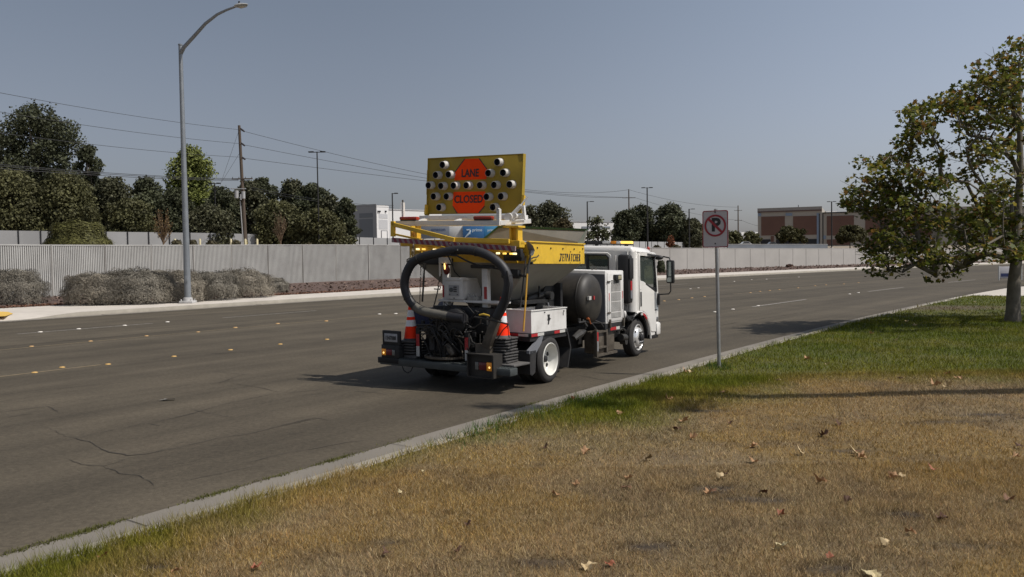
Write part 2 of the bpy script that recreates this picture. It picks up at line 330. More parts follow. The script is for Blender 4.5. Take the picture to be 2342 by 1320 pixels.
# lawn colour: green near the kerb and further off, straw coloured near the camera
gl = [g(x, y, .15)[:2] for x, y in [(-500,1750),(60,1420),(300,1330),(500,1232),(700,1140),(1000,1018),(1180,985),(1350,985),(1500,965),(1700,905),(1850,870),(2000,862),(2342,868),(2900,880)]]
gl = np.array([gl[0]]+gl[1:]); GL = gl
def sdist(x, y):  # + = green side
    best = np.full(x.shape, 1e9); sg = np.zeros(x.shape)
    for i in range(len(GL)-1):
        a = GL[i]; d = GL[i+1]-a; L2 = d@d
        t = np.clip(((x-a[0])*d[0]+(y-a[1])*d[1])/L2, 0, 1); qx = x-a[0]-t*d[0]; qy = y-a[1]-t*d[1]; r = np.hypot(qx, qy)
        c = d[0]*(y-a[1])-d[1]*(x-a[0]); m_ = r < best; best = np.where(m_, r, best); sg = np.where(m_, np.sign(c), sg)
    return best*sg
def lawncol(x, y):
    n1 = fbm(x, y, .9, 3); n2 = fbm(x, y, 2.7, 5); n3 = fbm(x, y, .35, 9)
    d = sdist(x, y); far = sstep(4, 12, y)
    gmix = sstep(-.25-.55*far, .35+.7*far, d+(n1-.5)*(.5+1.6*far))
    gmix = np.maximum(gmix*(.86+.25*n2), .55*sstep(.56, .72, n3)*(1-far)*sstep(-1.6, -.2, d))
    straw = np.array([.30, .205, .095]); tan = np.array([.275, .200, .105]); brown = np.array([.14, .098, .062]); amber = np.array([.29, .185, .055])
    a = sstep(.35, .65, n1)[:, None]; b = sstep(.5, .78, n2)[:, None]; c_ = sstep(.45, .7, fbm(x, y, .6, 21))[:, None]
    dry = straw*(1-a)+tan*a; dry = dry*(1-.7*c_)+amber*.7*c_; dry = dry*(1-.45*b)+brown*.45*b
    gy = np.array([.175, .158, .022]); gd = np.array([.098, .118, .013]); e = sstep(.35, .65, fbm(x, y, .8, 31))[:, None]*.5+.5*sstep(.1, 1.2, d)[:, None]
    gr = gy*(1-e)+gd*e
    t = np.clip(gmix, 0, 1)[:, None]*(1-.45*sstep(9, 5, y)*sstep(.35, .6, n2))[:, None]
    # bare brown patch near the tree
    bx, by = g(2170, 705, .15)[:2]; bt = (np.exp(-(((x-bx)/2.2)**2+((y-by)/1.2)**2))*.8)[:, None]
    col = dry*(1-t)+gr*t
    col = col*(1-bt)+np.array([.13, .085, .055])*bt
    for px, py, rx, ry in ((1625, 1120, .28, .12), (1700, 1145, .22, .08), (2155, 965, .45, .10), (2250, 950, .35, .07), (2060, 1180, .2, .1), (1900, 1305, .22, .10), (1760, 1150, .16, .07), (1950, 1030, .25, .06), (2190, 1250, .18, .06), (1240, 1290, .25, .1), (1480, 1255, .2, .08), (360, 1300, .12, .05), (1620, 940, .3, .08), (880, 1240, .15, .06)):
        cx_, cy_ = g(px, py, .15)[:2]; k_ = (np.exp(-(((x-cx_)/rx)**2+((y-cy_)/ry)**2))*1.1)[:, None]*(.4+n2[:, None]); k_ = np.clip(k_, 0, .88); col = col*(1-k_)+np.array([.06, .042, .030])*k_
    return col
def lawnz(x, y): return .15+.045*(fbm(x, y, .45, 2)-.5)+.02*(fbm(x, y, 2.2, 8)-.5)
def lawn(name, s0, s1, ds, os_):
    A, B = strip(s0, s1, ds, os_); x, y = RP(A, B)
    V = np.stack([x, y, lawnz(x.ravel(), y.ravel()).reshape(x.shape)*1.], -1).reshape(-1, 3); a, b_ = A.shape; idx = np.arange(a*b_).reshape(a, b_)
    Fs = np.stack([idx[:-1, :-1], idx[1:, :-1], idx[1:, 1:], idx[:-1, 1:]], -1).reshape(-1, 4)
    tag(npmesh(name, V, Fs, M_lawn, lawncol(V[:, 0], V[:, 1])*.55, smooth=True), kind='structure')
lawn('lawn', -8, 38.9, .12, np.concatenate([np.arange(5.26, -6, -.12), np.arange(-6.1, -40, -1.)]))
lawn('far_lawn', 52.5, 150, 1.5, np.concatenate([np.arange(6.0, -4, -.8), np.arange(-5, -60, -4.)]))
# --- grass blades (uncountable): one object
def blades():
    Vs = []; Cs = []
    def zone(n, y0, y1, h0, h1, w, seed):
        r = np.random.default_rng(seed)
        y = np.sqrt(r.uniform(y0*y0, y1*y1, n)); x = -.66*y-1.3+r.uniform(0, 1, n)*(1.30*y+4.4)
        s, o = so(x, y); n2 = fbm(x, y, 1.1, 41)
        edge = 5.30+.09*(fbm(x, y, 2.2, 12)-.5)
        k = (o < edge) & (s < 39.0) & (r.uniform(0, 1, n) < .6+.55*n2); x, y, o = x[k], y[k], o[k]; m = len(x)
        lc = lawncol(x, y); kk = (lc.sum(1) > .30) | (lc[:, 1] > lc[:, 0]) | (r.uniform(0, 1, m) < .35); x, y, o = x[kk], y[kk], o[kk]; m = len(x)
        d = sdist(x, y); green = sstep(-.3, .6, d)
        h = r.uniform(h0, h1, m)*(.75+.5*green)*(.7+.6*fbm(x, y, 1.6, 14)); nearedge = np.exp(-((o-5.28)/.10)**2); h *= 1+.5*nearedge
        a = r.uniform(0, 2*np.pi, m); lean = r.uniform(.25, 1.5, m)*(1.15-.45*green); wz = w*r.uniform(.6, 1.3, m)
        b = r.uniform(0, 2*np.pi, m); z = lawnz(x, y)-.004
        p0 = np.stack([x-np.cos(b)*wz/2, y-np.sin(b)*wz/2, z], -1); p1 = np.stack([x+np.cos(b)*wz/2, y+np.sin(b)*wz/2, z], -1)
        tip = np.stack([x+np.cos(a)*h*np.sin(lean), y+np.sin(a)*h*np.sin(lean), z+h*np.maximum(np.cos(lean), .12)], -1)
        v = np.stack([p0, p1, tip], 1).reshape(-1, 3)
        c = lawncol(x, y)*(1.12*r.uniform(.45, 1.6, m))[:, None]; c[:, 1] *= r.uniform(.92, 1.08, m)
        pale = r.uniform(0, 1, m) < .20*(1-green); c[pale] = np.array([.46, .355, .20])*r.uniform(.7, 1.15, pale.sum())[:, None]
        c = np.repeat(c, 3, 0); Vs.append(v); Cs.append(c)
    zone(760000, 3.6, 7.5, .030, .085, .0048, 1); zone(480000, 7.5, 13, .03, .08, .0075, 2); zone(330000, 13, 24, .03, .07, .011, 3); zone(170000, 24, 42, .04, .08, .02, 4)
    V = np.concatenate(Vs); Cc = np.concatenate(Cs); Fs = np.arange(len(V)).reshape(-1, 3)
    o = npmesh('grass', V, Fs, M_grass, Cc); tag(o, 'short grass, green towards the kerb and straw coloured in front', 'grass', kind='stuff')
blades()
# taller green tufts along kerb + weeds in the gutter joint
def tufts():
    Vs = []; Cs = []; r = np.random.default_rng(11)
    spots = [(1050,992,.5,60,.16),(1100,975,.35,60,.17),(1180,950,.5,70,.15),(1260,922,.4,60,.14),(1300,915,.3,40,.15),(1350,893,.4,50,.12),(1450,865,.4,50,.1),(1640,838,.15,40,.14),(1655,845,.2,30,.12),(1290,925,.3,50,.13),(980,1010,.4,40,.10)]
    pts = []
    for px, py, sp_, n, h in spots:
        q = g(px, py, .15); pts += [(q[0]+r.normal(0, sp_*.6)+0, q[1]+r.normal(0, sp_*.4), h, 0) for _ in range(n*2)]
    # gutter weeds along the asphalt edge
    for s in np.arange(-3, 14, .012):
        dens = float(vnoise(np.array([s]), np.array([0.]), .9, 77)[0]); big = 0
        if dens < .5: continue
        x, y = RP(s, 6.14+r.normal(0, .012+.03*max(0, dens-.75))); pts.append((float(x), float(y), .010+.03*max(0, dens-.6), 1))
    for px, py, n in [(195,1218,420),(490,1133,260),(760,1052,260),(640,1090,120),(1215,927,90),(60,1258,150),(900,1006,80)]:
        q = g(px, py, 0); s, o = so(q[0], q[1])
        for _ in range(n): x, y = RP(float(s)+r.normal(0, .16), 6.14+r.normal(0, .028)); pts.append((float(x), float(y), .032, 1))
    for x, y, h, kind in pts:
        s, o = so(x, y)
        if kind == 0 and o > 5.38: continue
        for _ in range(2):
            a = r.uniform(0, 6.28); ln = r.uniform(.2, 1.1); hh = h*r.uniform(.5, 1.1); wz = .008 if kind == 0 else .006; b = r.uniform(0, 6.28); z = .15 if kind == 0 else .004
            p = [(x-math.cos(b)*wz/2, y-math.sin(b)*wz/2, z), (x+math.cos(b)*wz/2, y+math.sin(b)*wz/2, z), (x+math.cos(a)*hh*math.sin(ln), y+math.sin(a)*hh*math.sin(ln), z+hh*math.cos(ln))]
            Vs += p; c = np.array([.055, .10, .025])*r.uniform(.6, 1.6) if kind == 0 else np.array([.125, .128, .04])*r.uniform(.5, 1.4)
            Cs += [c]*3
    o = npmesh('kerb_weeds', np.array(Vs), np.arange(len(Vs)).reshape(-1, 3), M_grass, np.array(Cs)); tag(o, 'longer green grass and weeds growing along the kerb and gutter joint', 'weeds', kind='stuff')
tufts()
# --- far side: gutter, kerb, sidewalk, mulch
ramp = lambda s, o: 1-sstep(17.5, 15.5, s)*sstep(33.3, 32.3, o)
A, B = strip(-60, 230, 1., [OFR-.01, OFR+.2, OFR+.45]); grid('far_gutter', A, B, .006, M_gut)
A, B = strip(-60, 230, .5, [OFR+.43, OFR+.47, OFR+.62]); grid('far_kerb', A, B, lambda a, b: np.where(b < OFR+.45, .0, .15)*ramp(a, np.full_like(b, 32.2))+.008, M_curb)
oback = lambda s: 36.6+2.2*sstep(25, 19, s)+.9*sstep(32, 42, s)
def band(name, s0, s1, ds, olo, ohi, n, zf, m):
    a = np.arange(s0, s1, ds); T_ = np.linspace(0, 1, n); A = np.repeat(a[:, None], n, 1); lo = np.asarray(olo(a))[:, None]; hi = np.asarray(ohi(a))[:, None]; B = lo+(hi-lo)*T_[None]
    return grid(name, A, B, zf, m)
band('sidewalk', -60, 230, .5, lambda s: OFR+.62+0*s, oback, 10, lambda a, b: .15*ramp(a, b)+.008, M_conc)
band('mulch_bed', -60, 230, .5, lambda s: oback(s)-.02, lambda s: of(s)+.1, 8, lambda a, b: .13+.17*sstep(36.5, 44, b)+.05*(fbm(a, b, 1.2, 5)-.5), M_mulch)
jm = MB()
for s in list(np.arange(-1.6, 120, 6.6)):
    for o0, o1, z0, z1 in ((OFR+.05, OFR+.44, .012, .012), (OFR+.455, OFR+.475, .02, .15)):
        x0, y0 = RP(s, o0); x1, y1 = RP(s, o1); d = np.array([cu[0], cu[1]])*.03
        jm.faces([(x0-d[0], y0-d[1]-.01, z0+.003), (x0+d[0], y0+d[1]-.01, z0+.003), (x1+d[0], y1+d[1]-.01, z1+.005), (x1-d[0], y1-d[1]-.01, z1+.005)], [(0,1,2,3)])
tag(jm.build('far_kerb_joints', M_crack, smooth=0), kind='structure')
# raised ground beyond the fence
a = np.arange(-60, 231, 3.); d = np.array([.12, 2, 6, 12, 20, 35, 55, 80, 110, 150, 200, 260, 340]); A = np.repeat(a[:, None], len(d), 1); B = of(a)[:, None]+d[None]
x, y = RP(A, B); V = np.stack([x, y, terr(x, y)], -1).reshape(-1, 3); idx = np.arange(A.size).reshape(A.shape)
tag(npmesh('raised_ground', V, np.stack([idx[:-1, :-1], idx[1:, :-1], idx[1:, 1:], idx[:-1, 1:]], -1).reshape(-1, 4), M_dirt, smooth=True), kind='structure')
# --- tactile pad
def onwalk(px, py):
    z = .1
    for _ in range(6): q_ = g(px, py, z); s_, o_ = so(q_[0], q_[1]); z = .165
    return np.array([q_[0], q_[1], z])
tm = MB(); q = [onwalk(*k_) for k_ in ((-60, 726), (12, 723.5), (29, 718), (18, 714.5), (-60, 712))]
tm.faces([tuple(p) for p in q]+[(p[0], p[1], p[2]+.022) for p in q], [(4,3,2,1,0), (5,6,7,8,9)]+[(i, (i+1) % 5, 5+(i+1) % 5, 5+i) for i in range(5)])
tag(tm.build('tactile_pad', mat('tactile_yellow', (.62, .40, .08), .7, var=.15, scale=4), smooth=0), 'yellow tactile paving pad on the kerb ramp at the left edge', 'paving pad')
# --- painted lines
def line(name, o, segs, wd, m, z=.004):
    b = MB()
    for s0, s1 in segs:
        ss = np.linspace(s0, s1, max(2, int((s1-s0)/1.5)+1)); x0, y0 = RP(ss, o-wd/2); x1, y1 = RP(ss, o+wd/2); n = len(ss)
        b.faces([(x0[i], y0[i], z) for i in range(n)]+[(x1[i], y1[i], z) for i in range(n)], [(i, i+1, n+i+1, n+i) for i in range(n-1)])
    tag(b.build(name, m, smooth=0), kind='structure')
line('lane_line', 11.13, [(17.4, 22.6), (31, 36.5), (44.5, 50), (58, 63.5), (71.5, 77)], .12, M_white_line)
line('yellow_median_line', 21.23, [(-30, 160)], .085, M_yel_line)
line('yellow_turn_lane_line', 16.14, [(-10, 9.6), (24, 30), (40, 160)], .10, M_yel_line)
line('far_lane_line', 25.74, [(12.5, 16.5), (19, 23), (33, 38), (47, 52), (61, 66)], .10, M_white_line)
# --- cracks, traced on the road surface
CR = [[(0,1040),(60,1030),(130,1012),(175,1003),(250,986),(345,968),(440,946),(520,924),(620,903),(700,895),(800,885)],
      [(82,972),(120,984),(150,997),(175,1003),(200,1012),(245,1032),(290,1042),(330,1040),(420,1022),(500,1003),(570,994),(640,978),(700,962),(790,948)],
      [(150,1050),(185,1063),(235,1067),(285,1052),(303,1046)],[(235,1067),(280,1083),(325,1090),(352,1112)],
      [(0,944),(70,934),(110,930),(160,922)],[(110,930),(140,944)],[(0,958),(60,948),(150,938)],[(370,892),(430,880),(500,876),(560,856)],[(530,877),(585,885),(640,897)],
      [(115,776),(160,779),(250,772),(400,764),(480,757)],[(340,970),(365,975)],[(435,937),(470,945),(520,955)],[(490,850),(560,858),(570,856)],
      [(1420,748),(1520,735),(1640,726),(1700,724)],[(1330,860),(1370,868),(1400,872)],[(600,985),(680,965),(720,957),(750,962)],[(660,995),(700,988)],[(1560,690),(1650,687),(1760,678)],[(1780,700),(1860,690),(1960,684),(2060,672)],[(700,905),(790,893),(880,902),(960,893)],[(0,905),(90,892),(190,884),(300,872)],[(560,1060),(640,1040),(740,1022),(860,1004)],[(420,1100),(520,1080),(600,1062)],[(820,745),(900,742),(980,736)],[(330,715),(460,710),(600,706),(760,700)],[(1560,760),(1660,742),(1790,722),(1900,706)],[(300,830),(420,812),(560,806),(700,792)]]
rr = random.Random(3)
cm = MB()
for ci, pl in enumerate(CR):
    W_ = [g(x, y, 0)[:2] for x, y in pl]; pts = []
    for a, b in zip(W_[:-1], W_[1:]):
        n = min(80, max(2, int(np.hypot(*(b-a))/.05)))
        for k in range(n): pts.append(a+(b-a)*k/n)
    pts.append(W_[-1]); n = len(pts); P0 = np.array(pts); tg = np.gradient(P0, axis=0); tg /= np.linalg.norm(tg, axis=1)[:, None]+1e-9; nr = np.stack([-tg[:, 1], tg[:, 0]], -1); ii = np.arange(n)*1.
    off = .07*(vnoise(ii, ii*0+ci, .13, 3)-.5)+.035*(vnoise(ii, ii*0+ci, .5, 4)-.5); P0 = P0+nr*off[:, None]; far = np.clip(P0[:, 1]/12, 1, 2.2)
    wd = (.0024+.009*vnoise(ii, ii*0+ci, .21, 8)**1.5)*far*np.sqrt(np.sin(np.pi*(ii+.5)/n)); vis = vnoise(ii, ii*0+ci*3., .16, 12) > .17
    vs = []
    for i in range(n): vs += [(*(P0[i]+nr[i]*wd[i]), .005), (*(P0[i]-nr[i]*wd[i]), .005)]
    cm.faces(vs, [(2*i+1, 2*i+3, 2*i+2, 2*i) for i in range(n-1) if vis[i]])
tag(cm.build('road_cracks', M_crack, smooth=0), kind='structure')
# --- raised road markers
def marker(col, name, lab, pts, grp):
    me = None
    for i, (px, py) in enumerate(pts):
        q = g(px, py, 0)
        if me is None:
            b = MB(); b.lathe([(.056, .0), (.054, .007), (.043, .015), (.025, .019), (.0, .020)], (0, 0, 0), seg=14); o = b.build(name, col, smooth=60); me = o.data
        else: o = bpy.data.objects.new(name, me); C.objects.link(o)
        o.location = (q[0], q[1], .003); sc = 1 if q[1] < 25 else 1.25; o.scale = (sc, sc, sc); tag(o, f'{lab}, {ORD[i]} from the left' if len(pts) > 1 else lab, 'road marker', grp)
M_ym = mat('marker_yellow', (.50, .31, .10), .6, var=.15, scale=20, dirt=.3, dcol=(.2,.14,.07)); M_wm = mat('marker_white', (.62, .58, .52), .6, var=.1, scale=20, dirt=.3, dcol=(.3,.27,.24)); M_om = mat('marker_orange', (.42, .26, .11), .7, var=.2, scale=20)
marker(M_ym, 'raised_marker', 'yellow raised marker of the nearer yellow row left of the truck', [(79,853),(142,841),(247,834),(398,816),(527,801),(641,788),(748,777)], 'yellow markers of the nearer row')
marker(M_om, 'raised_marker', 'faded marker on the farther yellow line left of the truck', [(72,793),(207,781),(335,769),(453,760),(538,750),(635,741),(746,735)], 'faded yellow markers of the farther row')
marker(M_wm, 'raised_marker', 'white raised marker on the far lanes left of the truck', [(92,760),(180,753),(285,745),(383,737),(868,719),(905,718)], 'white markers on the far lanes')
marker(M_wm, 'raised_marker', 'white raised marker on the dashed line behind the sign post', [(1635,714),(1676,708),(1734,700),(1943,673),(1963,670)], 'white markers on the near lane line')
marker(M_om, 'raised_marker', 'pale yellow raised marker in mid road right of the cab', [(1519,689),(1552,686),(1582,682),(1611,679),(1716,670),(1738,667),(1760,665),(1782,663),(1825,659),(1864,654),(1889,652),(1930,650),(1963,647)], 'yellow markers receding right of the truck')
marker(M_wm, 'raised_marker', 'tiny white marker near the far kerb right of the cab', [(1579,661),(1597,659),(1679,644),(1719,640),(1753,639),(1827,634)], 'white markers receding right of the truck')
b = MB(); q = g(381, 917, 0); b.faces([(q[0]-.12,q[1],.008),(q[0]-.02,q[1]-.03,.03),(q[0]+.03,q[1]+.06,.012),(q[0]-.05,q[1]+.07,.02),(q[0]+.12,q[1]+.01,.03),(q[0]+.10,q[1]+.07,.01)], [(0,1,2,3),(1,4,5,2)])
tag(b.build('paper_scrap', mat('scrap', (.5,.49,.46), .6), smooth=0), 'crumpled pale scrap of litter on the asphalt in the foreground', 'litter')
# ================================================================ FENCES
M_slat = mat('slat_grey', (.44, .43, .405), .7, var=.12, scale=.8, dirt=.5, dcol=(.27,.26,.24)); M_slatd = mat('slat_gap', (.14, .135, .13), .8, var=.1)
M_wall = mat('precast_wall', (.375, .355, .33), .85, var=.08, scale=.5, bump=.15, bscale=20, dirt=.3, dcol=(.27,.255,.235)); M_wallj = mat('wall_joint', (.26, .245, .225), .9)
M_bfence = mat('back_fence_grey', (.30, .30, .30), .8, var=.12, scale=.3, dirt=.2, dcol=(.2,.2,.2)); M_post = mat('dark_post', (.035, .035, .038), .5, metal=.3)
M_galv = mat('galvanised', (.34, .345, .35), .45, metal=.7, var=.15, scale=8, dirt=.3, dcol=(.18,.18,.18)); M_black = mat('black_paint', (.015, .015, .017), .45, var=.2)
def fpt(s): x, y = RP(s, of(s)); return float(x), float(y)
ssplit = 62.0
root = thing('privacy_fence', 'long pale grey fence of vertical slats behind the grey shrubs across the road', 'fence')
b = MB(); s = -60.; k = 0; prev = None
VS = []; FS = []; MI = []
pts = []
ss = np.arange(-60, ssplit, .055); x, y = RP(ss, of(ss)); tz = topz(ss)
cumd = np.concatenate([[0], np.cumsum(np.hypot(np.diff(x), np.diff(y)))]); L_ = cumd[-1]; n = int(L_/.125)
for i in range(n):
    for (d0, d1, off, mi) in ((0, .085, 0, 0), (.085, .125, .035, 1)):
        a0 = i*.125+d0; a1 = i*.125+d1; xa, ya, za = (np.interp(a0, cumd, v) for v in (x, y, tz)); xb, yb = np.interp(a1, cumd, x), np.interp(a1, cumd, y)
        nx, ny = xa, ya; l = math.hypot(nx, ny); nx, ny = nx/l*off, ny/l*off
        b0 = len(VS); VS += [(xa+nx, ya+ny, .12), (xb+nx, yb+ny, .12), (xb+nx, yb+ny, za), (xa+nx, ya+ny, za)]; FS.append((b0, b0+1, b0+2, b0+3)); MI.append(mi)
        if prev is not None: FS.append((prev[1], b0, b0+3, prev[2])); MI.append(0)
        prev = (b0, b0+1, b0+2)
o = npmesh('slat_panel', VS, FS, [M_slat, M_slatd], parent=root); o.data.polygons.foreach_set('material_index', MI)
def rail(name, s0, s1, z0f, z1f, dn, th, m, parent):
    b = MB(); ss = np.arange(s0, s1+.01, 1.); n = len(ss); q = [fpt(t) for t in ss]; vs = []
    for (xx, yy), t in zip(q, ss):
        l = math.hypot(xx, yy); ux, uy = xx/l, yy/l
        for d_, z in ((dn, z0f(t)), (dn+th, z0f(t)), (dn+th, z1f(t)), (dn, z1f(t))): vs.append((xx+ux*d_, yy+uy*d_, z))
    fs = [(4*i+k, 4*i+(k+1) % 4, 4*i+4+(k+1) % 4, 4*i+4+k) for i in range(n-1) for k in range(4)]+[(0,1,2,3), (4*n-4,4*n-3,4*n-2,4*n-1)]
    b.faces(vs, fs); return b.build(name, m, parent, smooth=0)
tzz = lambda t: float(topz(t))
rail('top_rail', -60, ssplit, lambda t: tzz(t)-.03, lambda t: tzz(t)+.03, -.03, .08, M_slat, root)
rail('backing', -60, ssplit, lambda t: .1, lambda t: tzz(t)-.05, .06, .05, M_slatd, root)
i = 0
for t in np.arange(-14, ssplit, 3.05):
    xx, yy = fpt(t); p = MB(); p.cyl((0, 0, .1), (0, 0, tzz(t)+.05), .035, 8); l = math.hypot(xx, yy); p.build('post', M_wallj, root, loc=(xx-xx/l*.02, yy-yy/l*.02, 0))
root = thing('concrete_wall', 'long pale grey precast panel wall beyond the cab, following the bend of the road', 'wall')
rail('wall_panel', ssplit, 230, lambda t: .1, tzz, 0, .15, M_wall, root)
rail('wall_cap', ssplit, 230, lambda t: tzz(t), lambda t: tzz(t)+.07, -.03, .21, M_wall, root)
for t in np.arange(ssplit, 150, 2.35):
    xx, yy = fpt(t); p = MB(); l = math.hypot(xx, yy); p.box((-.025, -.012, .15), (.025, .01, tzz(t)-.02)); p.build('joint', M_wallj, root, loc=(xx-xx/l*.002, yy-yy/l*.002, 0)).rotation_euler = (0, 0, math.atan2(-xx, yy))
# back fence
BF = [(-500, 520, 82), (-60, 526, 88), (55, 528, 90), (240, 530, 93), (480, 533, 98), (700, 539, 106), (892, 545, 116), (1100, 549, 132), (1343, 551, 160), (1500, 553, 185), (1668, 556, 215)]
root = thing('panel_fence', 'grey panel fence with dark posts in front of the dark trees, behind the slat fence', 'fence')
bf = [at(*q) for q in BF]; cum = [0]
for a, c in zip(bf[:-1], bf[1:]): cum.append(cum[-1]+np.hypot(*(c-a)[:2]))
def bfp(d): return [float(np.interp(d, cum, [q[k] for q in bf])) for k in range(3)]
ds = np.arange(0, cum[-1], 2.); vs = []; n = len(ds)
for d in ds:
    xx, yy, zz = bfp(d); zb = ter1(xx, yy)-.3
    vs += [(xx, yy, zb), (xx, yy+.08, zb), (xx, yy+.08, zz), (xx, yy, zz)]
b = MB(); b.faces(vs, [(4*i+k, 4*i+(k+1) % 4, 4*i+4+(k+1) % 4, 4*i+4+k) for i in range(n-1) for k in range(4)]); b.build('fence_panel', M_bfence, root, smooth=0)
d = 0.; pm = None
while d < cum[-1]:
    xx, yy, zz = bfp(d); zb = ter1(xx, yy)
    b = MB(); b.box((-.05, -.05, -.3), (.05, .03, zz-zb+.05)); b.build('post', M_post, root, loc=(xx, yy-.04, zb), smooth=0); d += 1.9*(1+d/260)
# low parapet below the parked cars
root = thing('parapet_wall', 'low blue grey parapet in front of the parked cars at right', 'wall')
a = at(1664, 559.5, 205); c = at(1892, 559.5, 215); b = MB(); b.beam((a[0], a[1], (a[2]+1.5)/2), (c[0], c[1], (c[2]+1.5)/2), .3, a[2]-1.5); b.build('parapet', mat('parapet', (.16,.175,.20), .85, var=.15, scale=.4), root, smooth=0)
b = MB(); b.beam((a[0], a[1], a[2]+.06), (c[0], c[1], c[2]+.06), .4, .12); b.build('coping', mat('coping', (.3,.3,.3), .8), root, smooth=0)
# ================================================================ POLES AND WIRES
def vplane(px, py, P0, dvec):
    nrm = np.array([-dvec[1], dvec[0], 0]); d = ray(px, py); o_ = np.array([0, 0, H]); t = np.dot(P0-o_, nrm)/np.dot(d, nrm); return o_+d*t
M_lamp = mat('lamp_steel', (.23, .245, .26), .55, metal=.5, var=.12, scale=3, dirt=.3, dcol=(.14,.15,.16))
base = g(430, 694, .15); L0 = thing('street_lamp', 'tall grey steel street lamp with long curved arm on the far sidewalk', 'street lamp', base)
rel = lambda q: tuple(np.asarray(q)-base)
top = 11.55
b = MB(); b.tube([(0, 0, .22), (0, 0, 3.8), (0, 0, 7.6), (0, 0, top)], [.15, .128, .105, .083], 16); b.build('pole', M_lamp, L0)
b = MB(); b.cyl((0, 0, top), (0, 0, top+.05), .10, 12); b.build('pole_cap', M_lamp, L0)
b = MB(); b.box((-.30, -.30, 0), (.30, .30, .12), .02); b.lathe([(.22, .12), (.2, .25), (.16, .27)], (0, 0, 0), seg=16); 
for sx in (-1, 1):
    for sy in (-1, 1): b.cyl((sx*.22, sy*.22, .12), (sx*.22, sy*.22, .2), .03, 8)
b.build('base_plate', mat('lamp_base', (.42, .41, .40), .7, var=.2, scale=6), L0)
b = MB(); b.box((-.055, -.165, .95), (.055, -.125, 1.25), .008); b.build('hand_hole_cover', M_lamp, L0)
dv = np.array([.842, -.539, 0]); arm = [rel(vplane(x, y, base, dv)) for x, y in [(413, 122), (421, 108), (444, 83), (470, 54), (497, 33), (518, 23), (537, 16)]]
arm[0] = (arm[0][0]*0, arm[0][1]*0, arm[0][2]); b = MB(); b.tube(arm, [.10, .085, .08, .07, .06, .052, .045], 12); b.build('arm', M_lamp, L0)
e = Vector(arm[-1]); dd = (Vector(arm[-1])-Vector(arm[-2])); dd.z = 0; dd.normalize(); dd.z = -.02
b = MB(); s_ = Vector((-dd.y, dd.x, 0)); prof = [(0, .06, .05), (.18, .17, .09), (.42, .19, .10), (.68, .13, .05), (.78, .03, .02)]
vs = []
for l_, w_, h_ in prof:
    c_ = e+dd*l_
    for k in range(12): an = 2*math.pi*k/12; vs.append(c_+s_*w_*math.cos(an)+Vector((0, 0, 1))*h_*math.sin(an)*(1 if math.sin(an) > 0 else .55))
b.faces(vs, [(12*i+k, 12*i+(k+1) % 12, 12*i+12+(k+1) % 12, 12*i+12+k) for i in range(4) for k in range(12)]+[tuple(range(12))[::-1], tuple(range(48, 60))])
hd = b.build('lamp_head', mat('lamp_head', (.33, .33, .32), .5, var=.1), L0)
b = MB(); b.cyl(e+dd*.28+Vector((0, 0, .08)), e+dd*.28+Vector((0, 0, .19)), .04, 10); b.build('photocell', M_black, hd)
b = MB(); c_ = e+dd*.45; b.hexa([c_-dd*.2-s_*.12-Vector((0,0,.08)), c_+dd*.2-s_*.1-Vector((0,0,.075)), c_+dd*.2+s_*.1-Vector((0,0,.075)), c_-dd*.2+s_*.12-Vector((0,0,.08)), c_-dd*.2-s_*.12, c_+dd*.2-s_*.1, c_+dd*.2+s_*.1, c_-dd*.2+s_*.12]); b.build('lens', mat('lens', (.3, .28, .22), .2), hd)
M_lot = mat('dark_bronze', (.03, .028, .027), .5, metal=.4, var=.2)
def lotpole(px, py, Y, heads, lab, arm=1.1):
    q = at(px, py, Y); zb = ter1(q[0], q[1]); r = thing('lot_light_pole', lab, 'light pole', (q[0], q[1], zb)); h = q[2]-zb
    b = MB(); b.cyl((0, 0, .6), (0, 0, h), .10*Y/110, 8, r2=.075*Y/110); b.build('pole', M_lot, r)
    b = MB(); b.cyl((0, 0, -.2), (0, 0, .85), .28, 14); b.build('concrete_base', M_conc, r)
    for sg in heads:
        b = MB(); b.box((0, -.06, h-.10), (sg*arm, .06, h-.02)); b.hexa([(sg*arm*.45, -.2, h-.09), (sg*arm*1.15, -.2, h-.09), (sg*arm*1.15, .2, h-.09), (sg*arm*.45, .2, h-.09), (sg*arm*.45, -.2, h+.05), (sg*arm*1.15, -.2, h+.03), (sg*arm*1.15, .2, h+.03), (sg*arm*.45, .2, h+.05)], .02); b.build('lamp_head', M_lot, r)
lotpole(725, 347, 100, (-1, 1), 'tall dark twin-headed lot light pole in front of the dark trees left of the truck', .85)
lotpole(491, 419, 105, (1, -1), 'thin dark lot light pole beside the utility pole, in front of the dark trees', .6)
lotpole(897, 442, 120, (1,), 'dark single-headed light pole in front of the white warehouse', .7)
lotpole(1343, 461, 190, (1,), 'distant single-headed light pole above the sparse tree beyond the cab', 1.3)
lotpole(1480, 429, 150, (-1, 1), 'tall twin-headed light pole rising before the dark trees beyond the cab', .85)
lotpole(1576, 478, 190, (1,), 'distant single-headed light pole left of the no parking sign', 1.1)
lotpole(1902, 461, 190, (-1, 1), 'twin-headed light pole in front of the brown panelled building', .85)
M_wood = mat('pole_wood', (.085, .062, .045), .9, var=.3, scale=2, stretch=(3, 3, .4)); M_ins = mat('insulator', (.03, .025, .025), .3); M_xf = mat('transformer_grey', (.33, .33, .33), .5, var=.1)
MAINP = at(547, 287, 92)
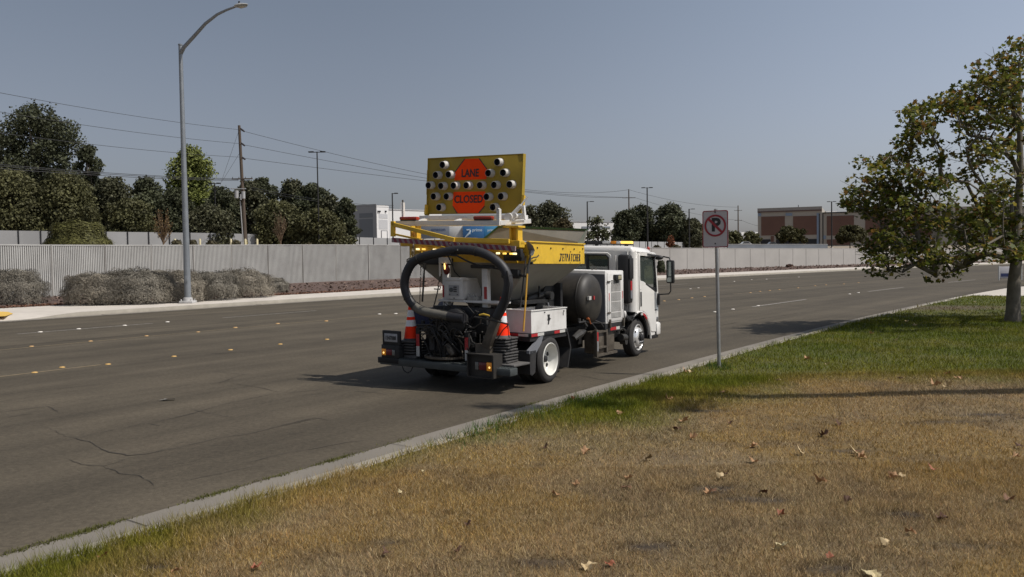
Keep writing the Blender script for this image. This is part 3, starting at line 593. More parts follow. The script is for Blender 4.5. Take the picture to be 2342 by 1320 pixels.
def utilpole(px, py, Y, arms, lab, r0=.17, full=False, lean=0.):
    q = at(px, py, Y); zb = ter1(q[0], q[1]); r = thing('utility_pole', lab, 'utility pole', (q[0], q[1], zb)); h = q[2]-zb
    b = MB(); b.tube([(lean, 0, -.3), (lean*.5, 0, h*.5), (0, 0, h)], [r0*1.25, r0*1.05, r0*.8], 10); b.build('pole', M_wood, r)
    for (dz, wl, wr) in arms:
        b = MB(); b.box((-wl, -.18, h-dz-.06), (wr, -.05, h-dz+.06)); a_ = b.build('crossarm', M_wood, r)
        for xx in np.linspace(-wl+.08, wr-.08, 4): b = MB(); b.cyl((xx, -.11, h-dz+.06), (xx, -.11, h-dz+.22), .045, 8, r2=.025); b.build('insulator', M_ins, a_)
    if full:
        for dz in (.55, 2.05, 3.5):
            b = MB(); b.tube([(.1, 0, h-dz+.25), (.4, 0, h-dz), (.55, 0, h-dz-.12)], [.07, .10, .07], 8); b.build('insulator', M_ins, r)
        b = MB(); b.cyl((-.35, -.4, h-7.7), (-.35, -.4, h-6.9), .22, 12); b.build('transformer', M_xf, r)
        b = MB(); b.cyl((.35, -.35, h-7.75), (.35, -.35, h-7.0), .2, 12); b.build('transformer', M_xf, r)
        b = MB(); b.box((-1.0, -.3, h-6.75), (.6, -.18, h-6.65)); b.cyl((.1, -.45, h-7.9), (.1, -.45, h-7.3), .09, 8); b.build('hardware', M_xf, r)
        b = MB(); b.tube([(-.12+lean*.9, -.2, 0), (-.05, -.2, h-8.)], .06, 8); b.build('conduit', M_xf, r)
        for dz in (.8, .95, 1.1, 1.25): b = MB(); b.cyl((lean, 0, dz), (lean, 0, dz+.06), r0*1.27, 12); b.build('reflective_band', mat('band_yellow', (.4, .33, .1), .6), r)
    return r
utilpole(547, 287, 92, [(5.65, .9, 1.3)], 'tall brown wooden utility pole with transformers left of the truck', full=True, lean=.35)
utilpole(1438, 433, 250, [(2.5, 1.9, 1.9)], 'far utility pole with one crossarm above the trees beyond the cab', .2)
utilpole(1688, 470, 290, [(1.7, 1.3, 1.3), (5.0, 1.2, 1.2)], 'far utility pole with two crossarms just right of the no parking sign', .2)
M_wire = mat('wire', (.03, .03, .032), .6)
def wire(a, c, sag, lab, r=.022, n=24, r2=None):
    a = np.array(a); c = np.array(c); b = MB(); P_ = []
    for i in range(n+1): t = i/n; p = a*(1-t)+c*t; P_.append((p[0], p[1], p[2]-4*sag*t*(1-t)))
    rs = [r+((r2 or r)-r)*i/n for i in range(n+1)]; b.tube(P_, rs, 5, False)
    tag(b.build('overhead_wire', M_wire), lab, 'wire', 'overhead wires')
wl = ['top', 'second', 'third']
for k, (y0, y1) in enumerate([(201, 297), (246, 329), (296, 360)]): wire(at(-60, y0, 60), at(550+3*k, y1, 92), .25, f'overhead wire, {wl[k]} of the three running from the left edge to the wooden pole', .018)
for k, (xa, ya, xb, yb, sg) in enumerate([(552, 299, 1438, 434, 3.1), (556, 331, 1424, 452, 1.6), (558, 362, 1452, 452, .9)]): wire(at(xa, ya, 92), at(xb, yb, 250), sg, f'overhead wire, {wl[k]} of the three running right from the wooden pole behind the arrow board', .022, 40, .05)
for k, (y0, y1) in enumerate([(371, 409), (375, 411), (381, 413)]): wire(at(-60, y0, 60), at(545, y1, 92), .2, f'low communication cable, {wl[k]} of three crossing in front of the dark trees at left', .024)
for k, (y0, y1) in enumerate([(428, 470), (433, 474)]): wire(at(570, y0, 92), at(900, y1, 140), .5, f'low cable {"above" if k==0 else "below"} its twin, right of the wooden pole in front of the dark trees', .02, 24, .035)
wire(at(1438, 434, 250), at(1688, 474, 290), 1.2, 'thin far wire between the two distant utility poles', .04); wire(at(1452, 452, 250), at(1698, 505, 290), 1.0, 'lower far wire between the two distant utility poles', .04)
wire(at(1698, 505, 290), at(1760, 520, 330), .5, 'short far wire running right to the brown building', .04)
wire(at(545, 303, 92), at(503, 425, 90), 0, 'upper guy wire slanting down left of the wooden pole', .015); wire(at(547, 352, 92), at(508, 415, 90), 0, 'lower guy wire slanting down left of the wooden pole', .015)
for i_, px in enumerate((400, 457, 528, 561, 588)):
    q = at(px, 546, 78); zb = ter1(q[0], q[1]); b = MB(); h = q[2]-zb; b.lathe([(.10, 0), (.10, h-.08), (.07, h-.02), (0, h)], (0, 0, 0), seg=12)
    tag(b.build('bollard', mat('bollard_cream', (.55, .48, .30), .7, var=.1), loc=(q[0], q[1], zb)), f'cream bollard showing above the slat fence near the wooden pole, {ORD[i_]} from the left', 'bollard', 'cream bollards behind the slat fence')
# ================================================================ FOLIAGE
def foliage_mat(name, tr=.18): return mat(name, (.1, .1, .1), .65, var=.25, scale=.9, attr=True, transl=tr, spec=.25)
M_leaf = foliage_mat('foliage'); M_bark = mat('bark', (.12, .095, .07), .95, var=.35, scale=4, bump=.8, bscale=12)
def cloud(name, P, N, size, col, m, parent=None, aspect=1., seed=0, jitter=.8):
    r = np.random.default_rng(seed); n = len(P); N = N+r.normal(0, jitter, (n, 3)); N /= np.linalg.norm(N, axis=1)[:, None]+1e-6
    t = np.cross(N, r.normal(0, 1, (n, 3))); t /= np.linalg.norm(t, axis=1)[:, None]+1e-6; u = np.cross(N, t)
    sz = (size*r.uniform(.6, 1.3, n))[:, None]; a = t*sz/2*aspect; b_ = u*sz/2
    V = np.stack([P-a, P-b_*.9, P+a, P+b_*1.1], 1).reshape(-1, 3)
    return npmesh(name, V, np.arange(4*n).reshape(-1, 4), m, np.repeat(col, 4, 0), parent)
def lobes_points(lobes, n, r, rough=.18):
    vol = np.array([l[3]*l[5] for l in lobes]); cnt = r.multinomial(n, vol/vol.sum()); Ps = []; Ns = []; Cs = []
    for l, c in zip(lobes, cnt):
        d = r.normal(0, 1, (c, 3)); d[:, 2] += .25; d /= np.linalg.norm(d, axis=1)[:, None]
        bump = 1+rough*(np.sin(d[:, 0]*5.1+l[0]*3)*np.sin(d[:, 1]*4.3+l[1])+np.sin(d[:, 2]*6.3+l[2]*2)*.6)
        rad = r.uniform(.35, 1.2, c)**.5*bump*np.where(r.uniform(0, 1, c) < .10, r.uniform(1.05, 1.32, c), 1.)
        Ps.append(np.array(l[:3])+d*rad[:, None]*np.array(l[3:6])); Ns.append(d); Cs.append(np.full(c, l[6] if len(l) > 6 else 1.))
    P0 = np.concatenate(Ps); am = .22*min(l[3] for l in lobes)/1.; k3 = 2.2/max(.6, min(l[3] for l in lobes)); P0 = P0+am*np.stack([np.sin(P0[:, 1]*k3*2.1+P0[:, 2]*k3*3.3), np.sin(P0[:, 0]*k3*2.4+P0[:, 2]*k3*1.9), np.sin(P0[:, 0]*k3*3.1+P0[:, 1]*k3*2.7)], -1)
    return P0, np.concatenate(Ns), np.concatenate(Cs)
def bgtree(name, lab, px, top, hw, Y, col, seed, n=5500, size=.42, ybase=None, low=.05, group=None, squash=1., cat='tree', nl=16, dens=1.):
    r = np.random.default_rng(seed); q = at(px, top, Y); zb = ter1(q[0], q[1]); h = q[2]-zb; W = hw*Y/F
    root = thing(name, lab, cat, (q[0], q[1], zb), 0, group); lobes = []
    z0 = h*low; hc = (h-z0)/2; lr = min(W*.36, hc*.40)
    for i in range(int(nl*1.6)):
        an = i*2.4+r.uniform(-.4, .4); vz = 1-2*(i+.5)/int(nl*1.6); prof = (1-abs(vz)**3.2)**.5 if vz > 0 else 1.; rad = (W-lr*.8)*prof*r.uniform(.45, 1) if i > 0 else 0
        rr_ = lr*r.uniform(.7, 1.15); lobes.append((rad*math.cos(an), rad*math.sin(an)*.7, z0+hc+vz*(hc-rr_*.75), rr_*1.1, rr_, rr_*r.uniform(.75, .95), r.uniform(.75, 1.2)))
    for i in range(int(nl*1.0)):  # lower skirts fill the width
        x_ = r.uniform(-1, 1)*W*.88; rr_ = lr*r.uniform(.6, .9); lobes.append((x_, r.uniform(-.5, .5)*W, z0+hc*r.uniform(.1, 1.0), rr_, rr_, rr_*.85, r.uniform(.7, 1.15)))
    P_, N_, Cf = lobes_points(lobes, n, r); P_[:, 2] = np.maximum(P_[:, 2], .1)
    ks = fbm(P_[:, 0]+P_[:, 1]*.7, P_[:, 2]+P_[:, 1]*.3, .8, seed) ; keep = ks > .24 if dens >= 1 else ks > .55-.2*dens
    P_, N_, Cf = P_[keep], N_[keep], Cf[keep]; c = np.array(col)[None]*(Cf*r.uniform(.6, 1.4, len(Cf)))[:, None]
    cloud('crown', P_, N_, size, c, M_leaf, root, seed=seed, jitter=1.0)
    b = MB(); tr_ = max(.12, h*.02); b.tube([(0, 0, -.3), (0, 0, h*.3), (r.uniform(-.3, .3), 0, h*.75)], [tr_*1.3, tr_, tr_*.4], 8)
    for i in range(5):
        l = lobes[i]; b.tube([(0, 0, h*.25), (l[0]*.5, l[1]*.5, (h*.3+l[2])/2), (l[0], l[1], l[2])], [tr_*.6, tr_*.4, tr_*.12], 6)
    b.build('trunk', M_bark, root); return root
DG = (.066, .072, .038); OL = (.090, .088, .038); BR = (.078, .078, .042)
T = [('oak_tree', 'tallest dark oak at the left, with a gap of sky below its right side', 88, 240, 100, 108, DG, 24000, .02),
 ('oak_tree', 'dark oak cut by the left edge of the photo', -25, 280, 70, 112, DG, 9000, .02),
 ('oak_tree', 'dark oak lobe just right of the tallest oak', 202, 330, 38, 104, DG, 8000, .02),
 ('evergreen_tree', 'broad olive green tree low at the left edge in front of the oaks', 30, 388, 85, 97, OL, 12000, .01),
 ('evergreen_tree', 'olive green tree low in front of the tallest oak, behind the rounded bush', 150, 395, 75, 98, OL, 10000, .01),
 ('evergreen_tree', 'dark green tree right of the oaks, left of the smaller brown tree', 258, 404, 50, 104, BR, 8000, .01),
 ('evergreen_tree', 'dark green tree directly left of the bright green tree', 336, 401, 46, 106, DG, 8000, .01),
 ('evergreen_tree', 'low dark tree in front of the bright green tree', 398, 432, 40, 104, DG, 6500, .01),
 ('deciduous_tree', 'bright yellow green tree behind the street lamp pole', 436, 333, 66, 116, (.165, .185, .048), 13000, .05),
 ('evergreen_tree', 'dark tree behind the thin light pole beside the wooden pole', 505, 430, 42, 108, DG, 7000, .01),
 ('evergreen_tree', 'dark tree directly behind the wooden utility pole', 570, 412, 42, 110, BR, 7500, .01),
 ('evergreen_tree', 'dark tree right of the wooden utility pole', 600, 404, 36, 112, DG, 7000, .01),
 ('evergreen_tree', 'dark tree left of the twin-headed light pole', 668, 411, 40, 112, BR, 8000, .01),
 ('evergreen_tree', 'dark tree behind the twin-headed light pole', 714, 417, 40, 111, DG, 8000, .01),
 ('evergreen_tree', 'second last dark tree before the white warehouse', 758, 446, 34, 110, BR, 7000, .01),
 ('evergreen_tree', 'last dark tree before the white warehouse', 790, 452, 30, 108, DG, 7000, .01),
 ('evergreen_tree', 'low olive tree filling the gap right of the wooden pole', 635, 462, 50, 103, OL, 7000, .01),
 ('evergreen_tree', 'low olive tree in front of the last dark trees left of the warehouse', 735, 478, 62, 102, OL, 8500, .01),
 ('evergreen_tree', 'low dark tree between the bright green tree and the bare brown tree', 300, 455, 60, 100, OL, 7500, .01),
 ('evergreen_tree', 'low dark tree under the thin light pole', 478, 470, 52, 100, BR, 7000, .01),
 ('broadleaf_tree', 'dark tree directly right of the arrow board', 1258, 459, 52, 190, BR, 6500, .02),
 ('broadleaf_tree', 'smaller dark tree touching the right edge of the arrow board', 1213, 468, 22, 185, BR, 2500, .02),
 ('broadleaf_tree', 'round dark tree left of the tall twin-headed pole beyond the cab', 1432, 480, 36, 198, DG, 6000, .02),
 ('broadleaf_tree', 'dark tree behind the tall twin-headed pole beyond the cab', 1468, 467, 42, 204, DG, 6500, .02),
 ('broadleaf_tree', 'dark tree right of the tall twin-headed pole beyond the cab', 1535, 467, 46, 200, DG, 7000, .02),
 ('broadleaf_tree', 'lower tree tapering off left of the no parking sign', 1585, 499, 30, 196, BR, 4000, .02),
 ('broadleaf_tree', 'rust tinged lower tree between the arrow board and the sparse tree', 1290, 500, 30, 180, (.07, .055, .025), 3000, .02),
 ('broadleaf_tree', 'small green tree behind the no parking sign post', 1650, 520, 22, 240, OL, 2200, .02),
 ('broadleaf_tree', 'small far tree between the sign and the distant pole', 1681, 529, 20, 250, OL, 2200, .02),
 ('broadleaf_tree', 'small far tree at the left end of the brown building', 1718, 530, 20, 255, OL, 2200, .02),
 ('broadleaf_tree', 'round green tree with orange tinge in front of the brown building, left one', 1806, 517, 37, 225, (.075, .07, .028), 4500, .28),
 ('broadleaf_tree', 'round green tree with orange tinge in front of the brown building, right one', 1944, 516, 37, 220, (.075, .07, .028), 4500, .28)]
for i, (nm, lab, px, top_, hw, Y, col, n, low) in enumerate(T):
    if hw < 60 and Y < 115 and px < 780 and nm != 'oak_tree': hw *= 1.17; n = int(n*1.2)
    bgtree(nm, lab, px, top_, hw, Y, col, 100+i, int(n*2.1), size=.27*Y/108 if Y < 150 else .24*Y/108, low=low, group='trees beyond the fences', nl=22 if hw > 60 else 15)
bgtree('sparse_tree', 'thin open crowned tree with white building showing through', 1368, 492, 34, 172, (.075, .08, .038), 301, 2600, .42, low=.15, group='trees beyond the fences', dens=.4)
def twig_tree(lab, px, top, hw, Y, col, seed, leafcol, nleaf, cat='tree'):
    r = np.random.default_rng(seed); q = at(px, top, Y); zb = ter1(q[0], q[1]); h = q[2]-zb; W = hw*Y/F; root = thing('bare_tree', lab, cat, (q[0], q[1], zb)); b = MB(); P_ = []
    b.tube([(0, 0, -.2), (0, 0, h*.35)], [.09, .07], 6)
    for i in range(46):
        an = r.uniform(0, 6.28); e = r.uniform(.1, 1); tip = np.array([math.cos(an)*W*(1-e*.5)*r.uniform(.5, 1), math.sin(an)*W*.8*(1-e*.5), h*(.45+.55*e)*r.uniform(.85, 1)]); s_ = np.array([0, 0, h*r.uniform(.18, .4)])
        m_ = (s_+tip)/2+r.normal(0, W*.06, 3); b.tube([s_, m_, tip], [.04, .03, .012], 5, False); P_ += [s_+(tip-s_)*t+r.normal(0, W*.07, 3) for t in r.uniform(.35, 1, nleaf)]
    b.build('trunk', mat('dry_twig', (.13, .085, .05), .9), root); P_ = np.array(P_); cloud('foliage', P_, r.normal(0, 1, P_.shape), .16*Y/100, np.array(leafcol)[None]*r.uniform(.6, 1.4, len(P_))[:, None], M_leaf, root, seed=seed)
twig_tree('small brown dry tree in front of the dark trees, left of the lamp pole', 371, 470, 27, 90, 0, 5, (.15, .095, .04), 14)
twig_tree('small bare brown tree between the wooden pole and the twin-headed pole', 640, 478, 24, 92, 0, 6, (.10, .075, .045), 5)
twig_tree('small rusty orange tree in front of the far fence beyond the cab', 1533, 538, 14, 135, 0, 8, (.20, .075, .035), 26)
def shrub(name, lab, px, top, bot, hw, Y, col, seed, n, size, aspect=1., mz=0., group=None, upright=0., zb=None, cat='shrub', flat=1.):
    r = np.random.default_rng(seed); q = at(px, top, Y); zb = ter1(q[0], q[1]) if zb is None else zb; h = q[2]-zb; W = hw*Y/F; root = thing(name, lab, cat, (q[0], q[1], zb), 0, group)
    d = r.normal(0, 1, (n, 3)); d[:, 2] = np.abs(d[:, 2])*1.0; d /= np.linalg.norm(d, axis=1)[:, None]
    bump = 1+.07*np.sin(d[:, 0]*9+seed)*np.sin(d[:, 1]*8+seed)+.05*np.sin(d[:, 2]*13+seed*2); rad = r.uniform(.6, 1.0, n)**.45*bump
    sq = lambda v: np.sign(v)*np.abs(v)**.8
    P_ = np.stack([sq(d[:, 0])*W*rad, sq(d[:, 1])*W*.75*flat*rad, np.abs(d[:, 2])**(.62 if flat == 1. else 1.)*h*rad], -1); N_ = d*1.; 
    c = np.array(col)[None]*(r.uniform(.5, 1.5, n)*(.75+.5*fbm(P_[:, 0], P_[:, 2], 2., seed)))[:, None]
    o = cloud('foliage', P_, N_, size, c, M_leaf, root, aspect=aspect, seed=seed)
    b = MB()
    for i in range(14):
        an = r.uniform(0, 6.28); b.tube([(0, 0, -.05), (math.cos(an)*W*.3, math.sin(an)*W*.25, h*.4), (math.cos(an)*W*.75, math.sin(an)*W*.5, h*.7)], [.04, .03, .01], 5)
    b.build('stems', M_bark, root); return root
shrub('rounded_bush', 'large rounded olive green bush standing behind the slat fence at left', 176, 501, 560, 74, 60, (.095, .092, .030), 21, 20000, .125, flat=.9)
GR = (.215, .190, .150)
for i, (px, top_, bot, hw, lab) in enumerate([(18, 616, 698, 88, 'grey dry shrub mound at the left edge beside the sidewalk'), (218, 620, 697, 76, 'grey dry shrub mound right of the bare gap in the planting bed'), (300, 616, 695, 92, 'grey dry shrub mound, second right of the bare gap'), (385, 618, 691, 90, 'grey dry shrub mound just left of the street lamp pole'),
        (468, 618, 686, 84, 'grey dry shrub mound directly behind the street lamp base'), (548, 616, 680, 82, 'grey dry shrub mound, second last toward the truck'), (618, 636, 669, 46, 'low last grey shrub of the row, nearest the truck')]):
    q = g(px, bot, .2); Y = q[1]+.8*min(1, hw/60)
    shrub('grey_shrub', lab, px, top_, bot, hw, Y, GR if i % 2 else (.175, .158, .128), 30+i, int(30000*hw/85), .095, aspect=.26, group='grey dry shrubs along the slat fence', zb=.2)
LBL = {404: 'left of the lamp pole', 441: 'just right of the lamp pole', 484: 'below the thin light pole', 540: 'left of the wooden pole', 706: 'left of the twin-headed pole', 764: 'right of the twin-headed pole', 1502: 'above the cab mirror', 1546: 'right of the rusty tree', 1598: 'left of the no parking sign'}
for px, top_, hw, Y in [(404, 549, 15, 76), (441, 549, 12, 76), (484, 549, 14, 76), (540, 549, 12, 76), (706, 555, 9, 84), (764, 554, 14, 84), (1502, 562, 11, 112), (1546, 561, 12, 114), (1598, 564, 14, 118)]:
    shrub('low_bush', f'low dry bush showing over the fence {LBL[px]}', px, top_, 0, hw, Y, (.075, .065, .035), px, 500, .22*Y/80, group='low dry bushes showing over the fence', zb=None)
shrub('low_bush', 'small dark bush by the wall seen between the cab and its mirror', 1512, 596, 0, 10, 84, (.05, .055, .025), 71, 900, .2, zb=.2); shrub('low_bush', 'tiny reddish bush on the mulch at the foot of the far wall', 1806, 605, 0, 9, 103, (.10, .055, .04), 72, 400, .25, zb=.15)
# dead leaves under the shrubs
r = np.random.default_rng(5); n = 5200; s_ = r.uniform(6, 40, n); o_ = oback(s_)+np.abs(r.normal(0, .55, n))-.12; x, y = RP(s_, o_); P_ = np.stack([x, y, .17+.08*sstep(0, 3, o_-oback(s_))+r.uniform(0, .05, n)], -1); N_ = np.tile([0, 0, 1.], (n, 1))
tag(cloud('leaf_litter', P_, N_, .10, np.array([[.15, .078, .05]])*r.uniform(.5, 1.7, n)[:, None], M_leaf, seed=4, jitter=.5), 'rust brown dead leaves lying under the grey shrubs', 'leaf litter', kind='stuff')
n = 5000; s_ = r.uniform(20, 130, n); o_ = oback(s_)+r.uniform(.1, 10, n); k = o_ < of(s_)-.2; s_, o_ = s_[k], o_[k]; x, y = RP(s_, o_); P_ = np.stack([x, y, .13+.17*sstep(36.5, 44, o_)+.06], -1)
tag(cloud('wood_chips', P_, np.tile([0, 0, 1.], (len(P_), 1)), .16, np.array([[.11, .075, .058]])*r.uniform(.4, 1.9, len(P_))[:, None], M_leaf, seed=6, jitter=.6), 'brown wood chips strewn over the planting bed below the fence', 'wood chips', kind='stuff')
# ================================================================ BUILDINGS
M_bw = mat('building_white', (.62, .61, .60), .8, var=.05, scale=.1); M_bg = mat('building_grey', (.26, .27, .285), .8, var=.06, scale=.1); M_bd = mat('building_slate', (.15, .165, .185), .8, var=.06, scale=.1)
M_cream = mat('building_cream', (.33, .30, .26), .85, var=.06, scale=.1); M_brown = mat('building_brown', (.13, .068, .05), .85, var=.08, scale=.3); M_bblue = mat('building_blue', (.20, .25, .33), .8); M_dock = mat('dock_dark', (.018, .018, .022), .8); M_cap = mat('cap_maroon', (.10, .06, .055), .8)
def wallbox(b, p, q, ztop, zbot, depth):
    """vertical wall from p to q (xy) of real thickness going away from the camera"""
    p = np.array(p[:2]); q = np.array(q[:2]); d = q-p; n = np.array([-d[1], d[0]])/np.hypot(*d)
    if n@p < 0: n = -n
    P2 = [p, q, q+n*depth, p+n*depth]; b.hexa([(a[0], a[1], zbot) for a in P2]+[(a[0], a[1], ztop) for a in P2]); return n
def facade(root, name, A_, B_, x0, x1, ytop, ybot, m, proud=.12, parent=None):
    """rectangle on wall A_->B_ between pixel columns x0,x1 and rows"""
    def on(px, py):
        d = ray(px, py); u = B_[:2]-A_[:2]; M2 = np.array([[d[0], -u[0]], [d[1], -u[1]]]); t, k = np.linalg.solve(M2, A_[:2]); return np.array([d[0]*t, d[1]*t, H+d[2]*t])
    p, q = on(x0, ytop), on(x1, ytop); zb = on(x0, ybot)[2]; u = B_[:2]-A_[:2]; n = np.array([-u[1], u[0]])/np.hypot(*u)
    if n@A_[:2] < 0: n = -n
    b = MB(); o_ = n*proud; b.hexa([(p[0]-o_[0], p[1]-o_[1], zb), (q[0]-o_[0], q[1]-o_[1], zb), (q[0]+n[0]*.1, q[1]+n[1]*.1, zb), (p[0]+n[0]*.1, p[1]+n[1]*.1, zb), (p[0]-o_[0], p[1]-o_[1], p[2]), (q[0]-o_[0], q[1]-o_[1], p[2]), (q[0]+n[0]*.1, q[1]+n[1]*.1, p[2]), (p[0]+n[0]*.1, p[1]+n[1]*.1, p[2])])
    return b.build(name, m, parent or root, smooth=0)
# white warehouse
wc = at(861, 469, 250); wl_ = at(796, 470, 256); wr_ = at(889, 472, 255); w2 = at(1010, 483, 268)
root = thing('warehouse', 'white warehouse with shaded grey side between the dark trees and the arrow board', 'building', (wc[0], wc[1], 0))
class Off:  # children in world coords although the root sits at the corner
    pass
def wchild(o, r): o.location = (-r.location[0], -r.location[1], -r.location[2]); return o
b = MB(); P2 = [wc[:2], wr_[:2], wr_[:2]+np.array([-8, 22]), wl_[:2]+np.array([-6, 24]), wl_[:2]]
b.prism([tuple(p) for p in P2], 2, wc[2], lambda x, y, z: (x, y, z)); wchild(b.build('tower_wall', M_bw, root, smooth=0), root)
wchild(facade(root, 'shaded_face', wl_, wc, 797, 860.3, 470.5, 560, M_bg, .06), root); wchild(facade(root, 'slate_panel', wl_, wc, 822, 853, 488.5, 499, M_bd, .12), root); wchild(facade(root, 'slate_panel', wl_, wc, 822, 853, 502, 560, M_bd, .12), root)  # left wall faces away from the sun; its shade is put in as grey
wchild(facade(root, 'ribbed_panel', wc, wr_, 866, 886, 489, 499, mat('pale_grey', (.42,.42,.43), .8), .06), root); wchild(facade(root, 'ribbed_panel', wc, wr_, 866, 886, 502, 524, mat('pale_grey', (.42,.42,.43), .8), .06), root)
wchild(facade(root, 'dock_door', wc, wr_, 871, 886, 527, 545, mat('dock_frame', (.12,.12,.13), .7), .06), root); wchild(facade(root, 'dock_door', wc, wr_, 872.5, 884, 528.5, 545, M_bw, .12), root)
for x0 in (863, 866.5, 880): wchild(facade(root, 'wall_light', wc, wr_, x0, x0+2.5, 482, 485.5, M_dock, .3), root)
a1 = at(889.5, 479, 255); b = MB(); wallbox(b, a1, w2, a1[2], 2, 30); wchild(b.build('low_wall', M_bw, root, smooth=0), root)
b = MB(); wallbox(b, a1+np.array([.1, -.15, 0]), w2+np.array([.1, -.15, 0]), a1[2]+.15, a1[2]-.1, 30); wchild(b.build('parapet_cap', mat('pale_grey', (.42,.42,.43)), root, smooth=0), root)
b = MB(); q = at(918, 466, 262); b.cyl((q[0], q[1], q[2]-4), (q[0], q[1], q[2]), .45, 12); b.cyl((q[0], q[1], q[2]), (q[0], q[1], q[2]+.5), .25, 12); wchild(b.build('roof_vent', M_bw, root), root)
a = at(1300, 506, 262); c = at(1405, 512, 270); root = thing('white_building', 'white low building seen through the sparse tree beyond the truck', 'building', (a[0], a[1], 0))
b = MB(); wallbox(b, a, c, a[2], 2, 25); wchild(b.build('wall', M_bw, root, smooth=0), root)
wchild(facade(root, 'window_band', a, c, 1330, 1395, 518, 523, M_bd), root); b = MB(); wallbox(b, a-np.array([0,.2,0]), c-np.array([0,.2,0]), a[2]+.3, a[2]-.2, 25); wchild(b.build('roof_edge', M_bg, root, smooth=0), root)
a = at(1672, 531, 420); c = at(1745, 532, 430); root = thing('distant_hall', 'distant pale hall left of the brown building', 'building', (a[0], a[1], 0)); b = MB(); wallbox(b, a, c, a[2], 3, 20); wchild(b.build('wall', M_bw, root, smooth=0), root)
for x0 in (1690, 1706, 1722): wchild(facade(root, 'pillar', a, c, x0, x0+4, 528, 556, M_bg, .4), root)
# brown panelled building
bl = at(1733, 478, 306); br = at(1880, 475, 298); cl = at(1880.5, 486.5, 299); cr_ = at(2500, 470, 270)
root = thing('brown_building', 'cream building with brown wall panels behind the wall at right', 'building', (bl[0], bl[1], 0))
b = MB(); n_ = wallbox(b, bl, br, br[2], 3, 45); wchild(b.build('left_wall', M_cream, root, smooth=0), root); b = MB(); wallbox(b, cl, cr_, cl[2], 3, 45); wchild(b.build('long_wall', M_cream, root, smooth=0), root)
fl = lambda nm, x0, x1, y0, y1, m, pr=.12: wchild(facade(root, nm, bl, br, x0, x1, y0, y1, m, pr), root); fw = lambda nm, x0, x1, y0, y1, m, pr=.12: wchild(facade(root, nm, cl, cr_, x0, x1, y0, y1, m, pr), root)
fl('cap', 1732.5, 1880, 477, 484, mat('cap_grey', (.27,.25,.23), .8), .3); fl('cap_line', 1732.5, 1880, 484.2, 486.5, M_cap, .36)
fl('wall_panel', 1741, 1795, 496, 539, M_brown); fl('wall_panel', 1814, 1868, 495, 538, M_brown); fl('blue_accent', 1733.5, 1741, 488, 495, M_bblue, .2); fl('blue_accent', 1797, 1812, 488, 494, M_bblue, .2); fl('blue_accent', 1733.5, 1739, 540, 552, M_bblue, .2); fl('blue_accent', 1868, 1873, 488, 560, M_bblue, .2)
fl('dock_opening', 1740, 1762, 548, 561, M_dock, .14); fl('dock_opening', 1775, 1836, 548, 561, M_dock, .14); fl('dock_opening', 1843, 1868, 547, 560, M_dock, .14); fl('wall_panel', 1763, 1770, 540, 561, M_brown, .2); fl('wall_panel', 1837, 1842, 540, 561, M_brown, .2); fl('downpipe', 1873, 1875, 489, 560, M_dock, .3)
for i, (x0, x1) in enumerate([(1891, 1953), (1979, 2040), (2070, 2130), (2160, 2225), (2255, 2330), (2360, 2430)]): fw('wall_panel', x0, x1, 494.5-i*.8, 539, M_brown); fw('wall_panel', x0, x1-8, 548, 561, M_brown)
fw('roof_line', 1881, 2480, 486, 488.2, M_dock, .3); fw('blue_accent', 1881, 1889, 539, 547, M_bblue, .2); fw('blue_accent', 1955, 1975, 539, 546, M_bblue, .2); fw('downpipe', 1881, 1883, 489, 560, M_dock, .3)
ta = at(2150, 474, 282); tb = at(2310, 472, 276); b = MB(); wallbox(b, ta, tb, ta[2], 3, 40); wchild(b.build('right_tower_wall', M_cream, root, smooth=0), root)
b = MB(); q = at(1902, 483, 320); b.box((q[0]-2, q[1], 10), (q[0]+2, q[1]+3, q[2])); wchild(b.build('rooftop_unit', M_bw, root, smooth=0), root)
b = MB(); q = at(1826, 469, 312); b.cyl((q[0], q[1], 10), (q[0], q[1], q[2]), .12, 6); wchild(b.build('antenna', M_dock, root), root)
